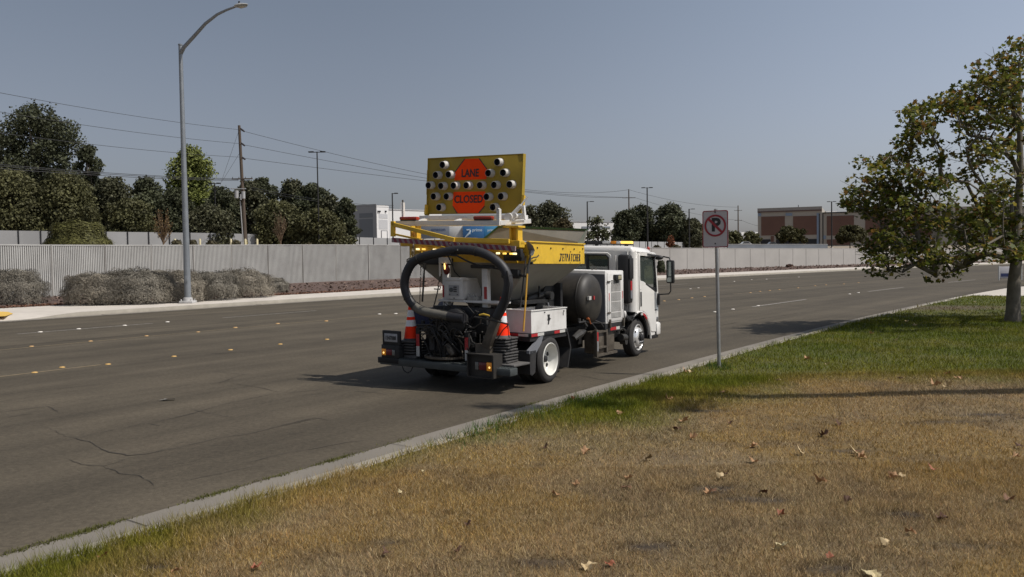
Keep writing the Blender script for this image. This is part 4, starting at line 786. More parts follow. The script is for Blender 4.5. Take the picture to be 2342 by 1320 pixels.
# ---------------------------------------------------------------- trailers
M_tgrey = mat('trailer_grey', (.16, .18, .215), .5, var=.05, scale=.5); M_twhite = mat('trailer_white', (.60, .60, .58), .5, var=.05); M_tblue = mat('trailer_blue', (.035, .13, .30), .45, var=.05); M_tlb = mat('trailer_sky', (.06, .24, .42), .45, var=.05); M_txt = mat('lettering_white', (.5, .6, .68), .5); M_txtd = mat('lettering_blue', (.05, .08, .16), .5)
def trailer(lab, x0, x1, y0, y1, Y, m, txt=None, tx=None, swoosh=False, ln=14):
    a = at(x0, y0, Y); c = at(x1, y0, Y); zb = at(x0, y1, Y)[2]; r = thing('box_trailer', lab, 'trailer', (a[0], a[1], zb-1.1)); w_ = c[0]-a[0]; h = a[2]-zb; M_w = M_black
    b = MB(); b.box((0, 0, 1.1), (w_, 2.5, 1.1+h), .04); b.build('body', m, r)
    b = MB(); b.box((0, -.03, 1.02), (w_, 2.53, 1.12)); b.box((0, -.03, 1.1+h-.02), (w_, 2.53, 1.1+h+.06)); b.build('rail', mat('trailer_rail', (.25,.26,.28), .4, metal=.6), r)
    for xx in (w_*.72, w_*.86): b = MB(); b.cyl((xx, .1, .5), (xx, 2.4, .5), .5, 16); b.build('wheel', M_w, r)
    b = MB(); b.box((w_*.12, .3, 0), (w_*.12+.15, .45, 1.1)); b.build('landing_leg', M_w, r)
    if txt: textobj('lettering', txt[0], txt[1], txt[3], r, lambda x, y, z: (x+w_*txt[2], -.02-z, 1.1+h*.62+y), bold=.02)
    if swoosh:
        b = MB(); P_ = [(w_*.10+w_*.26*math.sin(t)*1.0, -.03, 1.1+h*(.08+.52*t/1.5)) for t in np.linspace(0, 1.5, 9)]; b.tube(P_, [.05, .12, .16, .19, .2, .2, .2, .19, .17], 6); q = P_[-1]
        b.beam((q[0]-.75, -.03, q[2]+.12), (q[0]+.1, -.03, q[2]+.16), .06, .24); b.beam((q[0]+.04, -.03, q[2]+.18), (q[0]-.12, -.03, q[2]-.75), .06, .24, up=(1, 0, 0)); b.build('arrow_mark', M_txt, r)
trailer('dark grey box trailer with faint blue lettering behind the platform of the arrow board', 962, 1027, 514, 545, 175, M_tgrey, ('amazon', .95, .62, M_txtd))
trailer('white box trailer between the grey and the blue trailer', 1027.6, 1057.5, 514, 545, 176, M_twhite)
trailer('blue box trailer with white arrow mark and lettering behind the arrow board', 1058, 1106, 515, 546, 174, M_tblue, ('prime', .85, .69, M_txt), swoosh=True)
trailer('bright sky blue trailer at the right end of the trailer row', 1106.6, 1138, 515, 546, 175, M_tlb, ('prime', .7, .55, M_txt))
M_gl = mat('dark_glass', (.03, .035, .04), .08, spec=.8)
def car(lab, x0, x1, ytop, Y, m):
    a = at(x0, ytop, Y); c = at(x1, ytop, Y); L_ = c[0]-a[0]; zt = a[2]; z0 = zt-1.5; r = thing('parked_car', lab, 'car', (a[0], a[1], z0)); f = lambda u, z, y: (u*L_, y, z)
    b = MB(); b.prism([(0, .25), (0, .8), (.03, .95), (.22, 1.0), (.34, 1.42), (.40, 1.5), (.68, 1.5), (.76, 1.4), (.9, 1.0), (.99, .85), (1., .3), (.97, .22)], 0, 1.75, f); b.build('body', m, r, smooth=50)
    b = MB(); b.prism([(.25, 1.02), (.355, 1.40), (.69, 1.40), (.84, 1.02)], -.01, 1.76, f); b.build('window', M_gl, r)
    for u in (.18, .8): b = MB(); b.cyl((u*L_, -.02, .33), (u*L_, .2, .33), .33, 16); b.build('wheel', M_black, r)
car('white parked car behind the low parapet, left of the brown building', 1690, 1722, 553, 222, mat('car_white', (.5,.5,.5), .25, var=.03)); car('silver parked car in front of the dark dock of the brown building', 1754, 1779, 553.5, 224, mat('car_silver', (.22,.23,.25), .25, metal=.4, var=.03))
# ================================================================ SIGNS
base = g(1645, 840, .15); hd_ = R(30.); rgt = np.array([math.cos(hd_), -math.sin(hd_), 0]); toc = np.array([-math.sin(hd_), -math.cos(hd_), 0])
root = thing('no_parking_sign', 'no parking sign on a thin grey steel post in the green lawn by the kerb', 'sign', base)
ln = np.array([-.035, 0, 0])  # slight lean of the post
b = MB(); b.tube([(0, 0, -.1), tuple(ln*.5+[0, 0, 1.2]), tuple(ln*1.1+[0, 0, 2.58])], .030, 12); b.build('post', M_galv, root)
zc = at(1638, 524, base[1])[2]-.15
sf = lambda x, y, z: tuple(ln+rgt*x+toc*(z+.042)+np.array([0, 0, zc+y]))
def rrect(w_, h_, r_, n=5): 
    o = []
    for cx, cy, a0 in ((w_/2-r_, h_/2-r_, 0), (-w_/2+r_, h_/2-r_, 90), (-w_/2+r_, -h_/2+r_, 180), (w_/2-r_, -h_/2+r_, 270)):
        for k in range(n+1): a_ = R(a0+90*k/n); o.append((cx+r_*math.cos(a_), cy+r_*math.sin(a_)))
    return o
def circ(r_, n=40, c=(0, 0)): return [(c[0]+r_*math.cos(2*math.pi*k/n), c[1]+r_*math.sin(2*math.pi*k/n)) for k in range(n)]
M_sw = mat('sign_white', (.50, .48, .50), .45, var=.06, scale=4); M_sr = mat('sign_red', (.30, .022, .035), .45, var=.08, scale=6); M_sk = mat('sign_black', (.02, .02, .022), .5)
SW, SH = .425, .60
plate('panel', rrect(SW, SH, .035), [], .004, M_sw, root, sf)
plate('border', rrect(SW-.003, SH-.003, .034), [rrect(SW-.030, SH-.030, .026)], .002, M_sr, root, lambda x, y, z: sf(x, y, z+.004))
plate('prohibition_ring', circ(.178, c=(0, .055)), [circ(.148, c=(0, .055))], .002, M_sr, root, lambda x, y, z: sf(x, y, z+.0085))
textobj('letter', 'P', .29, M_sk, root, lambda x, y, z: sf(x+.008, y+.058, z+.0045), bold=.012, depth=.001)
b = MB(); d_ = .115; w_ = .014; b.hexa([sf(-d_-w_, .055+d_-w_, .0062), sf(d_-w_, .055-d_-w_, .0062), sf(d_+w_, .055-d_+w_, .0062), sf(-d_+w_, .055+d_+w_, .0062), sf(-d_-w_, .055+d_-w_, .0078), sf(d_-w_, .055-d_-w_, .0078), sf(d_+w_, .055-d_+w_, .0078), sf(-d_+w_, .055+d_+w_, .0078)]); b.build('slash', M_sr, root, smooth=0)
for zz in (-.235, .27): b = MB(); b.cyl(sf(0, zz, -.01), sf(0, zz, .012), .011, 10); b.build('bolt', M_sk, root)
q = g(2311, 641, .12); root = thing('lawn_sign', 'white board sign with a dark blue band standing beyond the sycamore trunk', 'sign', q); sc = q[1]/F
W_ = 50*sc; Hh = 27*sc; b = MB(); b.box((-W_/2, 0, .12), (W_/2, .05, .12+Hh), .01); b.build('board', M_sw, root); b = MB(); b.box((-W_/2+.08, -.006, .22), (W_/2-.08, .0, .42)); b.build('band', mat('navy', (.02,.03,.10), .5), root, smooth=0)
b = MB(); b.box((-W_/2-.04, -.02, 0), (-W_/2, .07, .16+Hh)); b.box((W_/2, -.02, 0), (W_/2+.04, .07, .16+Hh)); b.build('frame', M_twhite, root)
for xx in (-W_*.3, W_*.3): b = MB(); b.beam((xx, .05, .5), (xx, .5, 0), .04, .04); b.build('leg', M_twhite, root)
# ================================================================ SYCAMORES
M_sbark = mat('sycamore_bark', (.15, .13, .105), .9, var=.3, scale=5, bump=.6, bscale=14, dirt=.7, dcol=(.09,.075,.055)); M_sleaf = mat('sycamore_leaf', (.1,.1,.1), .55, var=.2, scale=8, attr=True, transl=.45, spec=.25)
_lp = [(180, .24), (152, .34), (126, .47), (108, .40), (92, .33), (76, .44), (58, .56), (44, .40), (34, .31), (20, .45)]
_lp = _lp+[(0, .60)]+[(-a, r_) for a, r_ in _lp[:0:-1]]; LOBE = np.array([(r_*math.sin(R(a)), r_*math.cos(R(a))) for a, r_ in _lp])
def leaves(name, P_, size, cols, m, parent, r, flat=.55):
    n = len(P_); N_ = np.tile([0, 0, 1.], (n, 1))+r.normal(0, flat, (n, 3)); N_ /= np.linalg.norm(N_, axis=1)[:, None]; t = np.cross(N_, r.normal(0, 1, (n, 3))); t /= np.linalg.norm(t, axis=1)[:, None]; u = np.cross(N_, t)
    sz = (size*r.uniform(.6, 1.25, n))[:, None, None]; L = LOBE[None]; fold = np.abs(L[..., 0:1])*r.uniform(-.5, .3, (n, 1, 1))
    V = P_[:, None]+(t[:, None]*L[..., 0:1]+u[:, None]*L[..., 1:2]+N_[:, None]*fold)*sz
    k = len(LOBE); return npmesh(name, V.reshape(-1, 3), np.arange(n*k).reshape(-1, k), m, np.repeat(cols, k, 0), parent)
def broadleaf(name, lab, base, trunk, clumps, seed, per=60, size=.16, cat='tree', r0=.2, group=None):
    """trunk, clumps relative to base; clump=(x,y,z,rad)"""
    r = np.random.default_rng(seed); root = thing(name, lab, cat, base, 0, group)
    nodes = [np.array(p[:3], float) for p in trunk]; par = [-1]+list(range(len(trunk)-1)); ntr = len(trunk); tops = []
    order = sorted(range(len(clumps)), key=lambda i: math.hypot(clumps[i][0]-trunk[-1][0], clumps[i][1]-trunk[-1][1])+.3*clumps[i][2]); lastn = []
    for i in order:
        c = np.array(clumps[i][:3], float); arr = np.array(nodes); d = np.linalg.norm(arr-c, axis=1); rise = c[2]-arr[:, 2]; cost = d+np.maximum(0, .25*d-rise)*1.3; cost[0] = 1e9; 
        if ntr > 2: cost[1] = cost[1]+1.2
        j = int(np.argmin(cost)); a = nodes[j]; L_ = np.linalg.norm(c-a); n = max(1, int(L_/.45)); p = j
        for k in range(1, n+1):
            t = k/n; q = a*(1-t)+c*t+(r.normal(0, .05, 3)*L_*.6 if k < n else 0); q[2] += .12*L_*math.sin(math.pi*t)*(1 if rise[j] > 0 else .6); nodes.append(q); par.append(p); p = len(nodes)-1
        lastn.append(p)
    w_ = np.zeros(len(nodes)); 
    for p in lastn:
        while p >= 0: w_[p] += 1; p = par[p]
    rad = .0085*np.sqrt(np.maximum(w_, 1)); b = MB()
    pts = [nodes[i] for i in range(ntr)]; b.tube(pts, [trunk[i][3] for i in range(ntr)], 14); t_ = b.build('trunk', M_sbark, root)
    b = MB(); kids = {}
    for i, p in enumerate(par):
        if p >= 0: kids.setdefault(p, []).append(i)
    starts = [i for i in range(ntr, len(nodes)) if par[i] < ntr]; stack = [(par[i], i) for i in starts]
    while stack:
        p, i = stack.pop(); ch = [nodes[p]]; rs = [min(rad[i]*1.15, .09)]
        while True:
            ch.append(nodes[i]); rs.append(min(rad[i], .085)); ks = kids.get(i, [])
            if not ks: break
            ks = sorted(ks, key=lambda k: -w_[k]); stack += [(i, k) for k in ks[1:]]; i = ks[0]
        b.tube(ch, rs, 6)
    r2 = np.random.default_rng(seed+1)
    for i in r2.integers(ntr, len(nodes), 420):  # twigs
        q = nodes[i]; v = r2.normal(0, .16, 3); v[2] = abs(v[2])*.6; b.tube([q, q+v*.6, q+v*1.2+np.array([0, 0, .03])], [.008, .006, .003], 4, False)
    b.build('branches', M_sbark, root)
    Ps = []; Cs = []
    pal = np.array([(.095, .112, .018), (.14, .142, .024), (.22, .175, .032), (.19, .105, .028), (.065, .084, .016), (.26, .22, .05)])
    for c in clumps:
        n = int(per*(c[3]/.42)**2*r.uniform(.55, 1.25)); d = r.normal(0, 1, (n, 3)); d /= np.linalg.norm(d, axis=1)[:, None]; q = np.array(c[:3])+d*(c[3]*r.uniform(.15, 1., n)**.6)[:, None]*np.array([1.1, 1.1, .62]); q[:, 2] -= .03
        lowf = max(0, 1-c[2]/4.); pr = np.array([.30+.2*lowf, .26, .13, .10*(1-lowf)+.03, .17+.15*lowf, .05]); pr /= pr.sum(); base_ = pal[r.choice(6, n, p=pr)]
        Ps.append(q); Cs.append(base_*(r.uniform(.6, 1.35, n)*r.uniform(.75, 1.2))[:, None])
    P_ = np.concatenate(Ps); leaves('crown', P_, size, np.concatenate(Cs), M_sleaf, root, r, .75); return root
tb_ = g(2316, 736, .15); TY = tb_[1]
sil = [(2335,100),(2302,122),(2328,150),(2260,182),(2292,190),(2212,196),(2190,202),(2150,240),(2128,235),(2085,248),(2108,268),(2165,262),(2066,318),(2096,330),(2128,300),(2002,372),(2040,358),(2078,366),(1972,368),(1962,408),(1946,440),(1938,462),(1978,440),(2004,420),(2042,402),(1962,470),(1990,480),(2012,500),(1972,560),(1992,572),(2030,545),(1986,604),(2000,624),(2034,618),(2064,622),(2092,604),(2140,628),(2178,622),(2204,608),(2120,598),(2060,575),(2024,580),(2134,566),(2180,560),(2230,590),(2262,560),(2322,592),(2335,570),(2240,150),(2300,160),(2180,230),(2240,235),(2310,240),(2335,200)]
env = np.array([(2342,92),(2290,95),(2270,150),(2200,185),(2120,230),(2070,250),(2090,300),(2050,320),(2060,345),(1990,372),(2000,400),(1940,430),(1932,462),(1985,490),(2000,520),(1975,560),(1990,595),(2060,600),(2140,600),(2220,590),(2342,585)])
def inpoly(x, y, P_):
    c = False; n = len(P_)
    for i in range(n):
        x1, y1 = P_[i]; x2, y2 = P_[(i+1) % n]
        if (y1 > y) != (y2 > y) and x < (x2-x1)*(y-y1)/(y2-y1)+x1: c = not c
    return c
r = np.random.default_rng(12); cl_ = []
for x, y in sil: q = at(x, y, TY+r.normal(0, .7)); cl_.append((*(q-tb_), r.uniform(.20, .36)))
k = 0
while k < 430:
    x = r.uniform(1930, 2342); y = r.uniform(92, 600)
    if not inpoly(x, y, env): continue
    if 300 < y < 470 and 2080 < x < 2330 and r.uniform() < .35: continue
    if r.uniform() < .22*(1-(y-92)/508): continue
    dz = 3.3*math.sqrt(max(.05, 1-((2342-x)/430)**2))*(.4+.6*(y-92)/508); q = at(x, y, TY+r.uniform(-1, 1)*dz); cl_.append((*(q-tb_), r.uniform(.20, .37))); k += 1
for _ in range(75):
    x = r.uniform(2342, 2640); y = r.uniform(130, 600)
    if (x-2342)/300 > (y-60)/330: continue
    q = at(x, y, TY+r.uniform(-2.5, 2.5)); cl_.append((*(q-tb_), r.uniform(.32, .5)))
tp = [(0, 0, -.1, .225)]
for (x, y, rr_) in [(2317, 715, .175), (2319, 650, .155), (2324, 600, .135), (2326, 500, .105), (2334, 400, .085), (2332, 280, .06), (2333, 150, .025)]: q = at(x, y, TY)-tb_; tp.append((*q, rr_))
SYC = broadleaf('sycamore_tree', 'sycamore with yellow green and browning leaves at the right edge of the lawn', tb_, tp, cl_, 40, per=58, size=.122)
# its neighbour just outside the frame, whose trunk shadow crosses the lawn
def shp(px, py, xb, yb):  # point above the lawn whose shadow falls on a pixel
    q = g(px, py, .15); z = (xb-q[0])/(sd.x/sd.z); return np.array([xb, q[1]+z*sd.y/sd.z, z+.15])
b0 = np.array([8.4, 11.35, .15]); tr2 = [(0, 0, -.1, .22)]
for px, xb, rr_ in [(2250, 8.35, .19), (2000, 8.3, .17), (1700, 8.2, .14), (1560, 8.1, .09), (1400, 8.0, .05)]:
    q = shp(px, 897+(2342-px)*.018 if px > 1650 else 903, xb, 0); tr2.append((*(q-b0), rr_))
c2 = []
for px, py, ra in [(1640, 905, .22), (1600, 925, .3), (1560, 935, .28), (1510, 912, .34), (1470, 900, .34), (1430, 905, .3), (1385, 930, .32), (1350, 925, .32), (1270, 915, .32), (1220, 908, .34), (1180, 905, .3), (1130, 903, .25), (1250, 930, .28), (1200, 925, .25)]:
    q = shp(px, py, 8.1+r.normal(0, .15), 0); c2.append((*(q-b0), ra))
broadleaf('sycamore_tree', 'slender young sycamore just outside the right edge, casting the band of shade on the lawn', b0, tr2, c2, 50, per=62, size=.16)
s2 = copy_tree(SYC); s2.location = (39.5, 50.5, .12); s2.rotation_euler = (0, 0, 2.2); s2.scale = (1.1, 1.1, 1.1); s2['label'] = 'farther sycamore outside the right edge, casting shade across the road behind the trunk'
# ================================================================ FALLEN LEAVES
FL = [(235,1271,'r'),(405,1305,'t'),(583,1301,'r'),(885,1265,'d'),(1048,1258,'d'),(1310,913,'r'),(1247,1020,'d'),(1340,1032,'t'),(1568,848,'t'),(1580,850,'p'),(1655,897,'t'),(1565,962,'t'),(1549,980,'d'),(1583,999,'t'),(1671,965,'d'),(1484,1048,'o'),(1437,1094,'t'),(1434,1116,'b'),(1317,1109,'t'),(1272,1132,'t'),(1724,1016,'t'),(1723,1053,'t'),(1650,1095,'p'),(1660,1085,'d'),(1620,1128,'t'),(1630,1124,'b'),(1395,1288,'r'),(1345,1296,'p'),(1883,994,'d'),(1834,1034,'p'),(1963,1037,'p'),(1955,1031,'r'),(1970,1042,'t'),(2133,1072,'r'),(2045,1091,'t'),(2060,1088,'p'),(1880,1103,'t'),(1938,1147,'d'),(2155,1187,'d'),(2308,1144,'b'),(2326,1046,'t'),(2333,1018,'d'),(1785,1254,'P'),(2030,1247,'p'),(1786,1178,'r'),(1898,1278,'r'),(1995,1317,'P'),(1893,833,'p'),(1845,820,'t'),(2166,855,'r'),(2138,881,'t'),(2170,884,'p'),(2195,865,'t'),(2060,867,'d'),(1918,968,'d'),(2095,745,'p'),(2075,735,'p'),(1995,763,'t'),(2050,777,'p'),(2230,690,'p'),(1420,945,'t'),(1530,912,'t'),(1746,1130,'d'),(2085,1218,'t'),(1070,1200,'d'),(915,1123,'P'),(967,1077,'P'),(1780,870,'p')]
LC = dict(r=(.26, .085, .04), t=(.34, .19, .09), d=(.085, .038, .02), p=(.44, .33, .18), P=(.52, .43, .24), b=(.19, .10, .055), o=(.16, .11, .05))
LN_ = dict(r='rusty red brown', t='tan', d='dark brown curled', p='pale straw', P='large pale cream', b='brown', o='olive brown')
LM = {k: mat('leaf_'+k, c, .7, var=.2, scale=30, transl=.1) for k, c in LC.items()}; r = np.random.default_rng(77)
NL = len(LOBE)
def zone_of(px, py):
    d = 'under the sycamore' if (py < 790 and px > 1900) else 'in the green grass' if py < 905 else 'where the lawn turns brown' if py < 1000 else 'on the dry lawn' if py < 1150 else 'near the front edge'
    h = 'far left' if px < 700 else 'left of centre' if px < 1200 else 'centre' if px < 1500 else 'right of centre' if px < 1800 else 'right' if px < 2080 else 'far right'
    return d, h
zc_ = {}
for f in sorted(FL): zc_.setdefault((f[2].lower() if f[2] != 'P' else 'P', zone_of(f[0], f[1])), []).append(f)
def leaf_label(f):
    kk = (f[2].lower() if f[2] != 'P' else 'P', zone_of(f[0], f[1])); grp = zc_[kk]; d, h = kk[1]; base_ = f'{LN_[f[2]]} fallen leaf {d}, {h}'
    if len(grp) == 1: return base_
    i = grp.index(f); w_ = ['left', 'right'] if len(grp) == 2 else ['leftmost', 'middle', 'rightmost'] if len(grp) == 3 else [ORD[j]+' from left' for j in range(len(grp))]
    return f'{base_}, {w_[i]} there'
for px, py, k in FL:
    q = g(px, py, .17); big = (.11 if k == 'P' and py > 1200 else .045 if k == 'P' else .088)*r.uniform(.75, 1.2)*(1.25 if py < 1000 else 1); b = MB(); a0 = r.uniform(0, 6.28); cu_ = r.uniform(.6, 2.0) if k != 'P' else .5; ax_ = r.uniform(0, 6.28)
    tl = Matrix.Rotation(r.uniform(-.35, .35), 3, 'X') @ Matrix.Rotation(r.uniform(-.35, .35), 3, 'Y') @ Matrix.Rotation(a0, 3, 'Z')
    def warp(x, y): d_ = x*math.cos(ax_)+y*math.sin(ax_); return tl @ Vector((x*big*1.05, y*big, (abs(d_)**1.5*cu_+.10*math.sin(9*x+a0)+.08*math.sin(11*y))*big))
    rr2 = r.uniform(.72, 1.18, NL)*(.8 if k in 'dr' else 1); vs = [warp(x*rr2[j], y*rr2[j]) for j, (x, y) in enumerate(LOBE)]+[warp(x*.45, y*.45) for x, y in LOBE]+[warp(0, 0)]
    b.faces(vs, [(j, (j+1) % NL, NL+(j+1) % NL, NL+j) for j in range(NL)]+[(NL+j, NL+(j+1) % NL, 2*NL) for j in range(NL)]); st = warp(0, -.2); b.tube([st, st+tl @ Vector((.004, -.22*big, 0)), st+tl @ Vector((.01, -.42*big, .003))], [.0012, .001, .0007], 4)
    zz = float(lawnz(np.array([q[0]]), np.array([q[1]]))[0])+.022
    tag(b.build('fallen_leaf', LM[k], loc=(q[0], q[1], zz)), leaf_label((px, py, k)), 'leaf', 'fallen leaves on the lawn')
# ================================================================ ROAD PATCHING TRUCK (local x = forward, y = left, z = up)
TA = g(1251, 878); _B = g(1459, 817); TU = (_B-TA)/np.linalg.norm(_B-TA); TN = np.array([-TU[1], TU[0], 0]); TROT = math.atan2(TU[1], TU[0]); LN1, LU1 = .03, -.015
def lean(u, n, z): return (u, n, z+LN1*n+LU1*u)
def S(px, py, u=None, n=None, z=None):
    """truck coordinates of the point seen at a pixel, one coordinate known"""
    d = ray(px, py); M2 = np.column_stack([TU+[0, 0, LU1], TN+[0, 0, LN1], [0, 0, 1.], -d]); i, v = (0, u) if u is not None else (1, n) if n is not None else (2, z)
    idx = [j for j in range(4) if j != i]; s = np.linalg.solve(M2[:, idx], np.array([0, 0, H])-TA-M2[:, i]*v); r_ = [0.]*4; r_[i] = v
    for j, w_ in zip(idx, s): r_[j] = float(w_)
    return tuple(r_[:3])
def TW(u, n, z): u, n, z = lean(u, n, z); return TA+u*TU+n*TN+np.array([0, 0, z])
M_yel = mat('yellow_paint', (.68, .43, .035), .45, var=.08, scale=5, dirt=.5, dcol=(.30,.17,.03)); M_ydark = mat('board_yellow', (.34, .235, .02), .6, var=.10, scale=3, dirt=.45, dcol=(.2,.14,.02))
M_wht = mat('white_paint', (.66, .645, .62), .42, var=.06, scale=4, dirt=.55, dcol=(.36,.32,.29)); M_cab = mat('cab_white', (.72, .70, .665), .25, var=.04, scale=2, coat=.4, dirt=.22, dcol=(.42,.38,.32)); M_gry = mat('hopper_grey', (.29, .275, .235), .6, var=.08, scale=3, dirt=.4, dcol=(.15,.14,.12)); M_mg = mat('mid_grey', (.15, .155, .17), .6, var=.08, scale=3, dirt=.3)
M_blk = mat('black_steel', (.012, .012, .013), .6, var=.3, scale=8, dirt=.3, dcol=(.04,.035,.03)); M_rub = mat('rubber', (.020, .019, .019), .8, var=.15, scale=10, dirt=.3, dcol=(.08,.07,.06)); M_tyre = mat('tyre', (.028, .026, .025), .85, var=.15, scale=20, dirt=.4, dcol=(.06,.052,.045))
M_tank = mat('black_tank', (.022, .019, .016), .55, var=.3, scale=4, dirt=.6, dcol=(.07,.06,.045)); M_tapr = mat('tape_red', (.38, .02, .025), .4, var=.1, scale=30); M_tapw = mat('tape_white', (.50, .49, .46), .4, var=.1, scale=30); M_rimw = mat('rim_white', (.66, .65, .60), .35, var=.08, scale=8, dirt=.3, dcol=(.3,.27,.22)); M_chr = mat('rim_bright', (.75, .74, .72), .22, metal=.55, var=.06, scale=8)
M_orange = mat('sign_orange', (.95, .070, .008), .65, var=.05, spec=.1); M_dst = mat('dirty_steel', (.095, .08, .062), .6, metal=.3, var=.35, scale=9, dirt=.6, dcol=(.05,.04,.03)); M_step = mat('bumper_steel', (.045, .052, .052), .6, var=.25, scale=6, dirt=.5, dcol=(.04,.04,.04)); M_amb = mat('amber_lens', (.5, .16, .01), .25, emit=(1, .42, .04), estr=.12); M_ambhot = mat('amber_glow', (1, .6, .2), .3, emit=(1, .62, .2), estr=1.4); M_redl = mat('red_lens', (.13, .015, .02), .2); M_grl = mat('clear_lens', (.16, .16, .15), .2); M_marker = mat('marker_glow', (.9, .75, .4), .3, emit=(1, .8, .42), estr=1.7); M_markery = mat('marker_amber', (.8, .5, .1), .3, emit=(1, .62, .12), estr=1.3)
M_glass = glassmat('cab_glass', (.36, .44, .40), .72); M_intr = mat('cab_interior', (.03, .03, .032), .8); M_hoseg = mat('hose_grey', (.12, .112, .095), .65, var=.2, scale=8); M_hose = mat('hose_black', (.019, .019, .022), .55, var=.2, scale=10, dirt=.3, dcol=(.06,.055,.05))
def smoothpts(p, k=3):
    p = [np.array(x) for x in p]; o = []
    for i in range(len(p)-1):
        p0, p1, p2, p3 = p[max(i-1, 0)], p[i], p[i+1], p[min(i+2, len(p)-1)]
        for j in range(k): t = j/k; o.append(.5*((2*p1)+(-p0+p2)*t+(2*p0-5*p1+4*p2-p3)*t*t+(-p0+3*p1-3*p2+p3)*t**3))
    o.append(p[-1]); return o
TR = thing('patching_truck', 'white and yellow road patching truck with LANE CLOSED arrow board driving away', 'truck', tuple(TA), TROT)
def bb(name, boxes, m, parent=TR, bev=0., sm=0):
    b = MB()
    for a, c in boxes: b.box(a, c, bev)
    return b.build(name, m, parent, lean, smooth=sm if not bev else 40)
def blean(u, n, z): return lean(u, n-.058*(z-2.665), z)
def P_(name, m, fn, parent=TR, sm=40, xf=None): b = MB(); fn(b); return b.build(name, m, parent, xf or (blean if parent is not TR and parent.name.startswith('arrow_board') else lean), smooth=sm)
sideY = lambda a, b_, h: (a, h, b_)
# ---- chassis
for n in (.62, 1.5): bb('frame_rail', [((-.5, n, .44), (4.7, n+.09, .62))], M_blk)
bb('dark_filler', [((-.45, .55, .40), (.8, 1.75, .78)), ((.85, .45, .36), (2.3, 1.8, .95)), ((2.9, .5, .45), (4.6, 1.6, .95))], M_blk)  # black blocks put in so the hollows under the body look dark
P_('axle', M_blk, lambda b: (b.cyl((0, .1, .37), (0, 2.15, .37), .06), b.ell((0, 1.1, .37), (.16, .2, .17)), b.cyl((3.95, .1, .37), (3.95, 1.95, .37), .05)))
def wheel(u, n, kind, sgn=-1):
    w_ = bpy.data.objects.new('wheel', None); C.objects.link(w_); w_.parent = TR; w_.location = (u, n, .372); ax = (0, sgn, 0)
    b = MB(); b.lathe([(.25,-.03),(.262,-.004),(.29,.004),(.325,.001),(.338,-.006),(.356,-.014),(.366,-.032),(.372,-.036),(.372,-.062),(.362,-.064),(.362,-.072),(.372,-.074),(.372,-.10),(.362,-.102),(.362,-.11),(.372,-.112),(.372,-.14),(.362,-.142),(.362,-.15),(.372,-.152),(.37,-.178),(.35,-.20),(.30,-.212),(.25,-.19)], (0, 0, 0), ax, 48); b.build('tyre', M_tyre, w_, smooth=40)
    b = MB()
    if kind == 'rear': b.lathe([(.262,-.012),(.262,.006),(.254,.010),(.246,.0),(.238,-.02),(.232,-.06),(.222,-.07),(.216,-.115),(.20,-.135),(.17,-.14),(.115,-.14),(.09,-.13),(.0,-.125)], (0, 0, 0), ax, 40)
    else: b.lathe([(.262,-.012),(.262,.006),(.254,.012),(.246,.004),(.238,-.03),(.222,-.045),(.21,-.02),(.196,.015),(.17,.04),(.13,.052),(.10,.05),(.09,.03),(.0,.03)], (0, 0, 0), ax, 40)
    b.build('rim', M_rimw if kind == 'rear' else M_chr, w_, smooth=40)
    b = MB(); nh = 6
    for k in range(nh):
        a = 2*math.pi*(k+.35)/nh; rr_ = .175 if kind == 'rear' else .205; h = -.137 if kind == 'rear' else .004
        if kind == 'rear': b.cyl((rr_*math.cos(a), sgn*(h-.01), rr_*math.sin(a)), (rr_*math.cos(a), sgn*(h+.006), rr_*math.sin(a)), .033, 14)
        else: b.cyl((rr_*math.cos(a), sgn*(h-.03), rr_*math.sin(a)), (rr_*math.cos(a)*.99, sgn*(h+.018), rr_*math.sin(a)*.99), .020, 12)
    if kind == 'front':
        for k in range(6): a = 2*math.pi*k/6; b.cyl((.118*math.cos(a), sgn*.045, .118*math.sin(a)), (.118*math.cos(a), sgn*.078, .118*math.sin(a)), .015, 6)
        b.lathe([(.07,.03),(.068,.09),(.05,.105),(0,.107)], (0, 0, 0), ax, 20)
    else:
        b.lathe([(.055,-.12),(.05,-.075),(.03,-.065),(0,-.064)], (0, 0, 0), ax, 20)
    b.build('hub', M_blk, w_, smooth=40)
wheel(.15, .01, 'rear'); wheel(.15, .25, 'rear'); wheel(.15, 2.28, 'rear', 1); wheel(.15, 2.03, 'rear', 1); wheel(4.05, .06, 'front'); wheel(4.05, 2.0, 'front', 1)
# ---- deck, tape, fenders, flaps
bb('deck', [((-.5, .0, .765), (.78, 2.28, .825)), ((.78, .35, .70), (2.3, 1.95, .78))], M_blk, bev=.008)
for (u0, u1, m) in [(-.49, -.29, M_tapr), (-.29, -.08, M_tapw), (.28, .47, M_tapr), (.47, .66, M_tapw)]: bb('reflective_tape', [((u0, -.004, .773), (u1, 0, .818))], m)
bb('reflective_tape', [((-.505, .22, .775), (-.5, .42, .815))], M_tapr); bb('reflective_tape', [((-.505, .05, .775), (-.5, .22, .815))], M_tapw)
P_('fender_bracket', M_mg, lambda b: b.prism([(-.10, .765), (-.2, .765), (-.32, .68), (-.56, .57), (-.56, .52), (-.34, .52), (-.16, .66)], .0, .05, sideY), sm=0)
P_('mud_flap', M_rub, lambda b: (b.box((-.54, .0, .20), (-.50, .5, .56), .006), b.prism([(-.54, .56), (-.34, .56), (-.38, .22), (-.50, .18)], .0, .02, sideY)), sm=0)
P_('mud_flap', M_rub, lambda b: b.prism([(.74, .79), (.77, .79), (.89, .50), (.77, .18), (.74, .18), (.855, .50)], .0, .48, sideY), sm=0)
bb('wheel_well', [((-.52, .48, .30), (.86, .52, .80)), ((-.50, .02, .70), (.76, .5, .765))], M_blk)
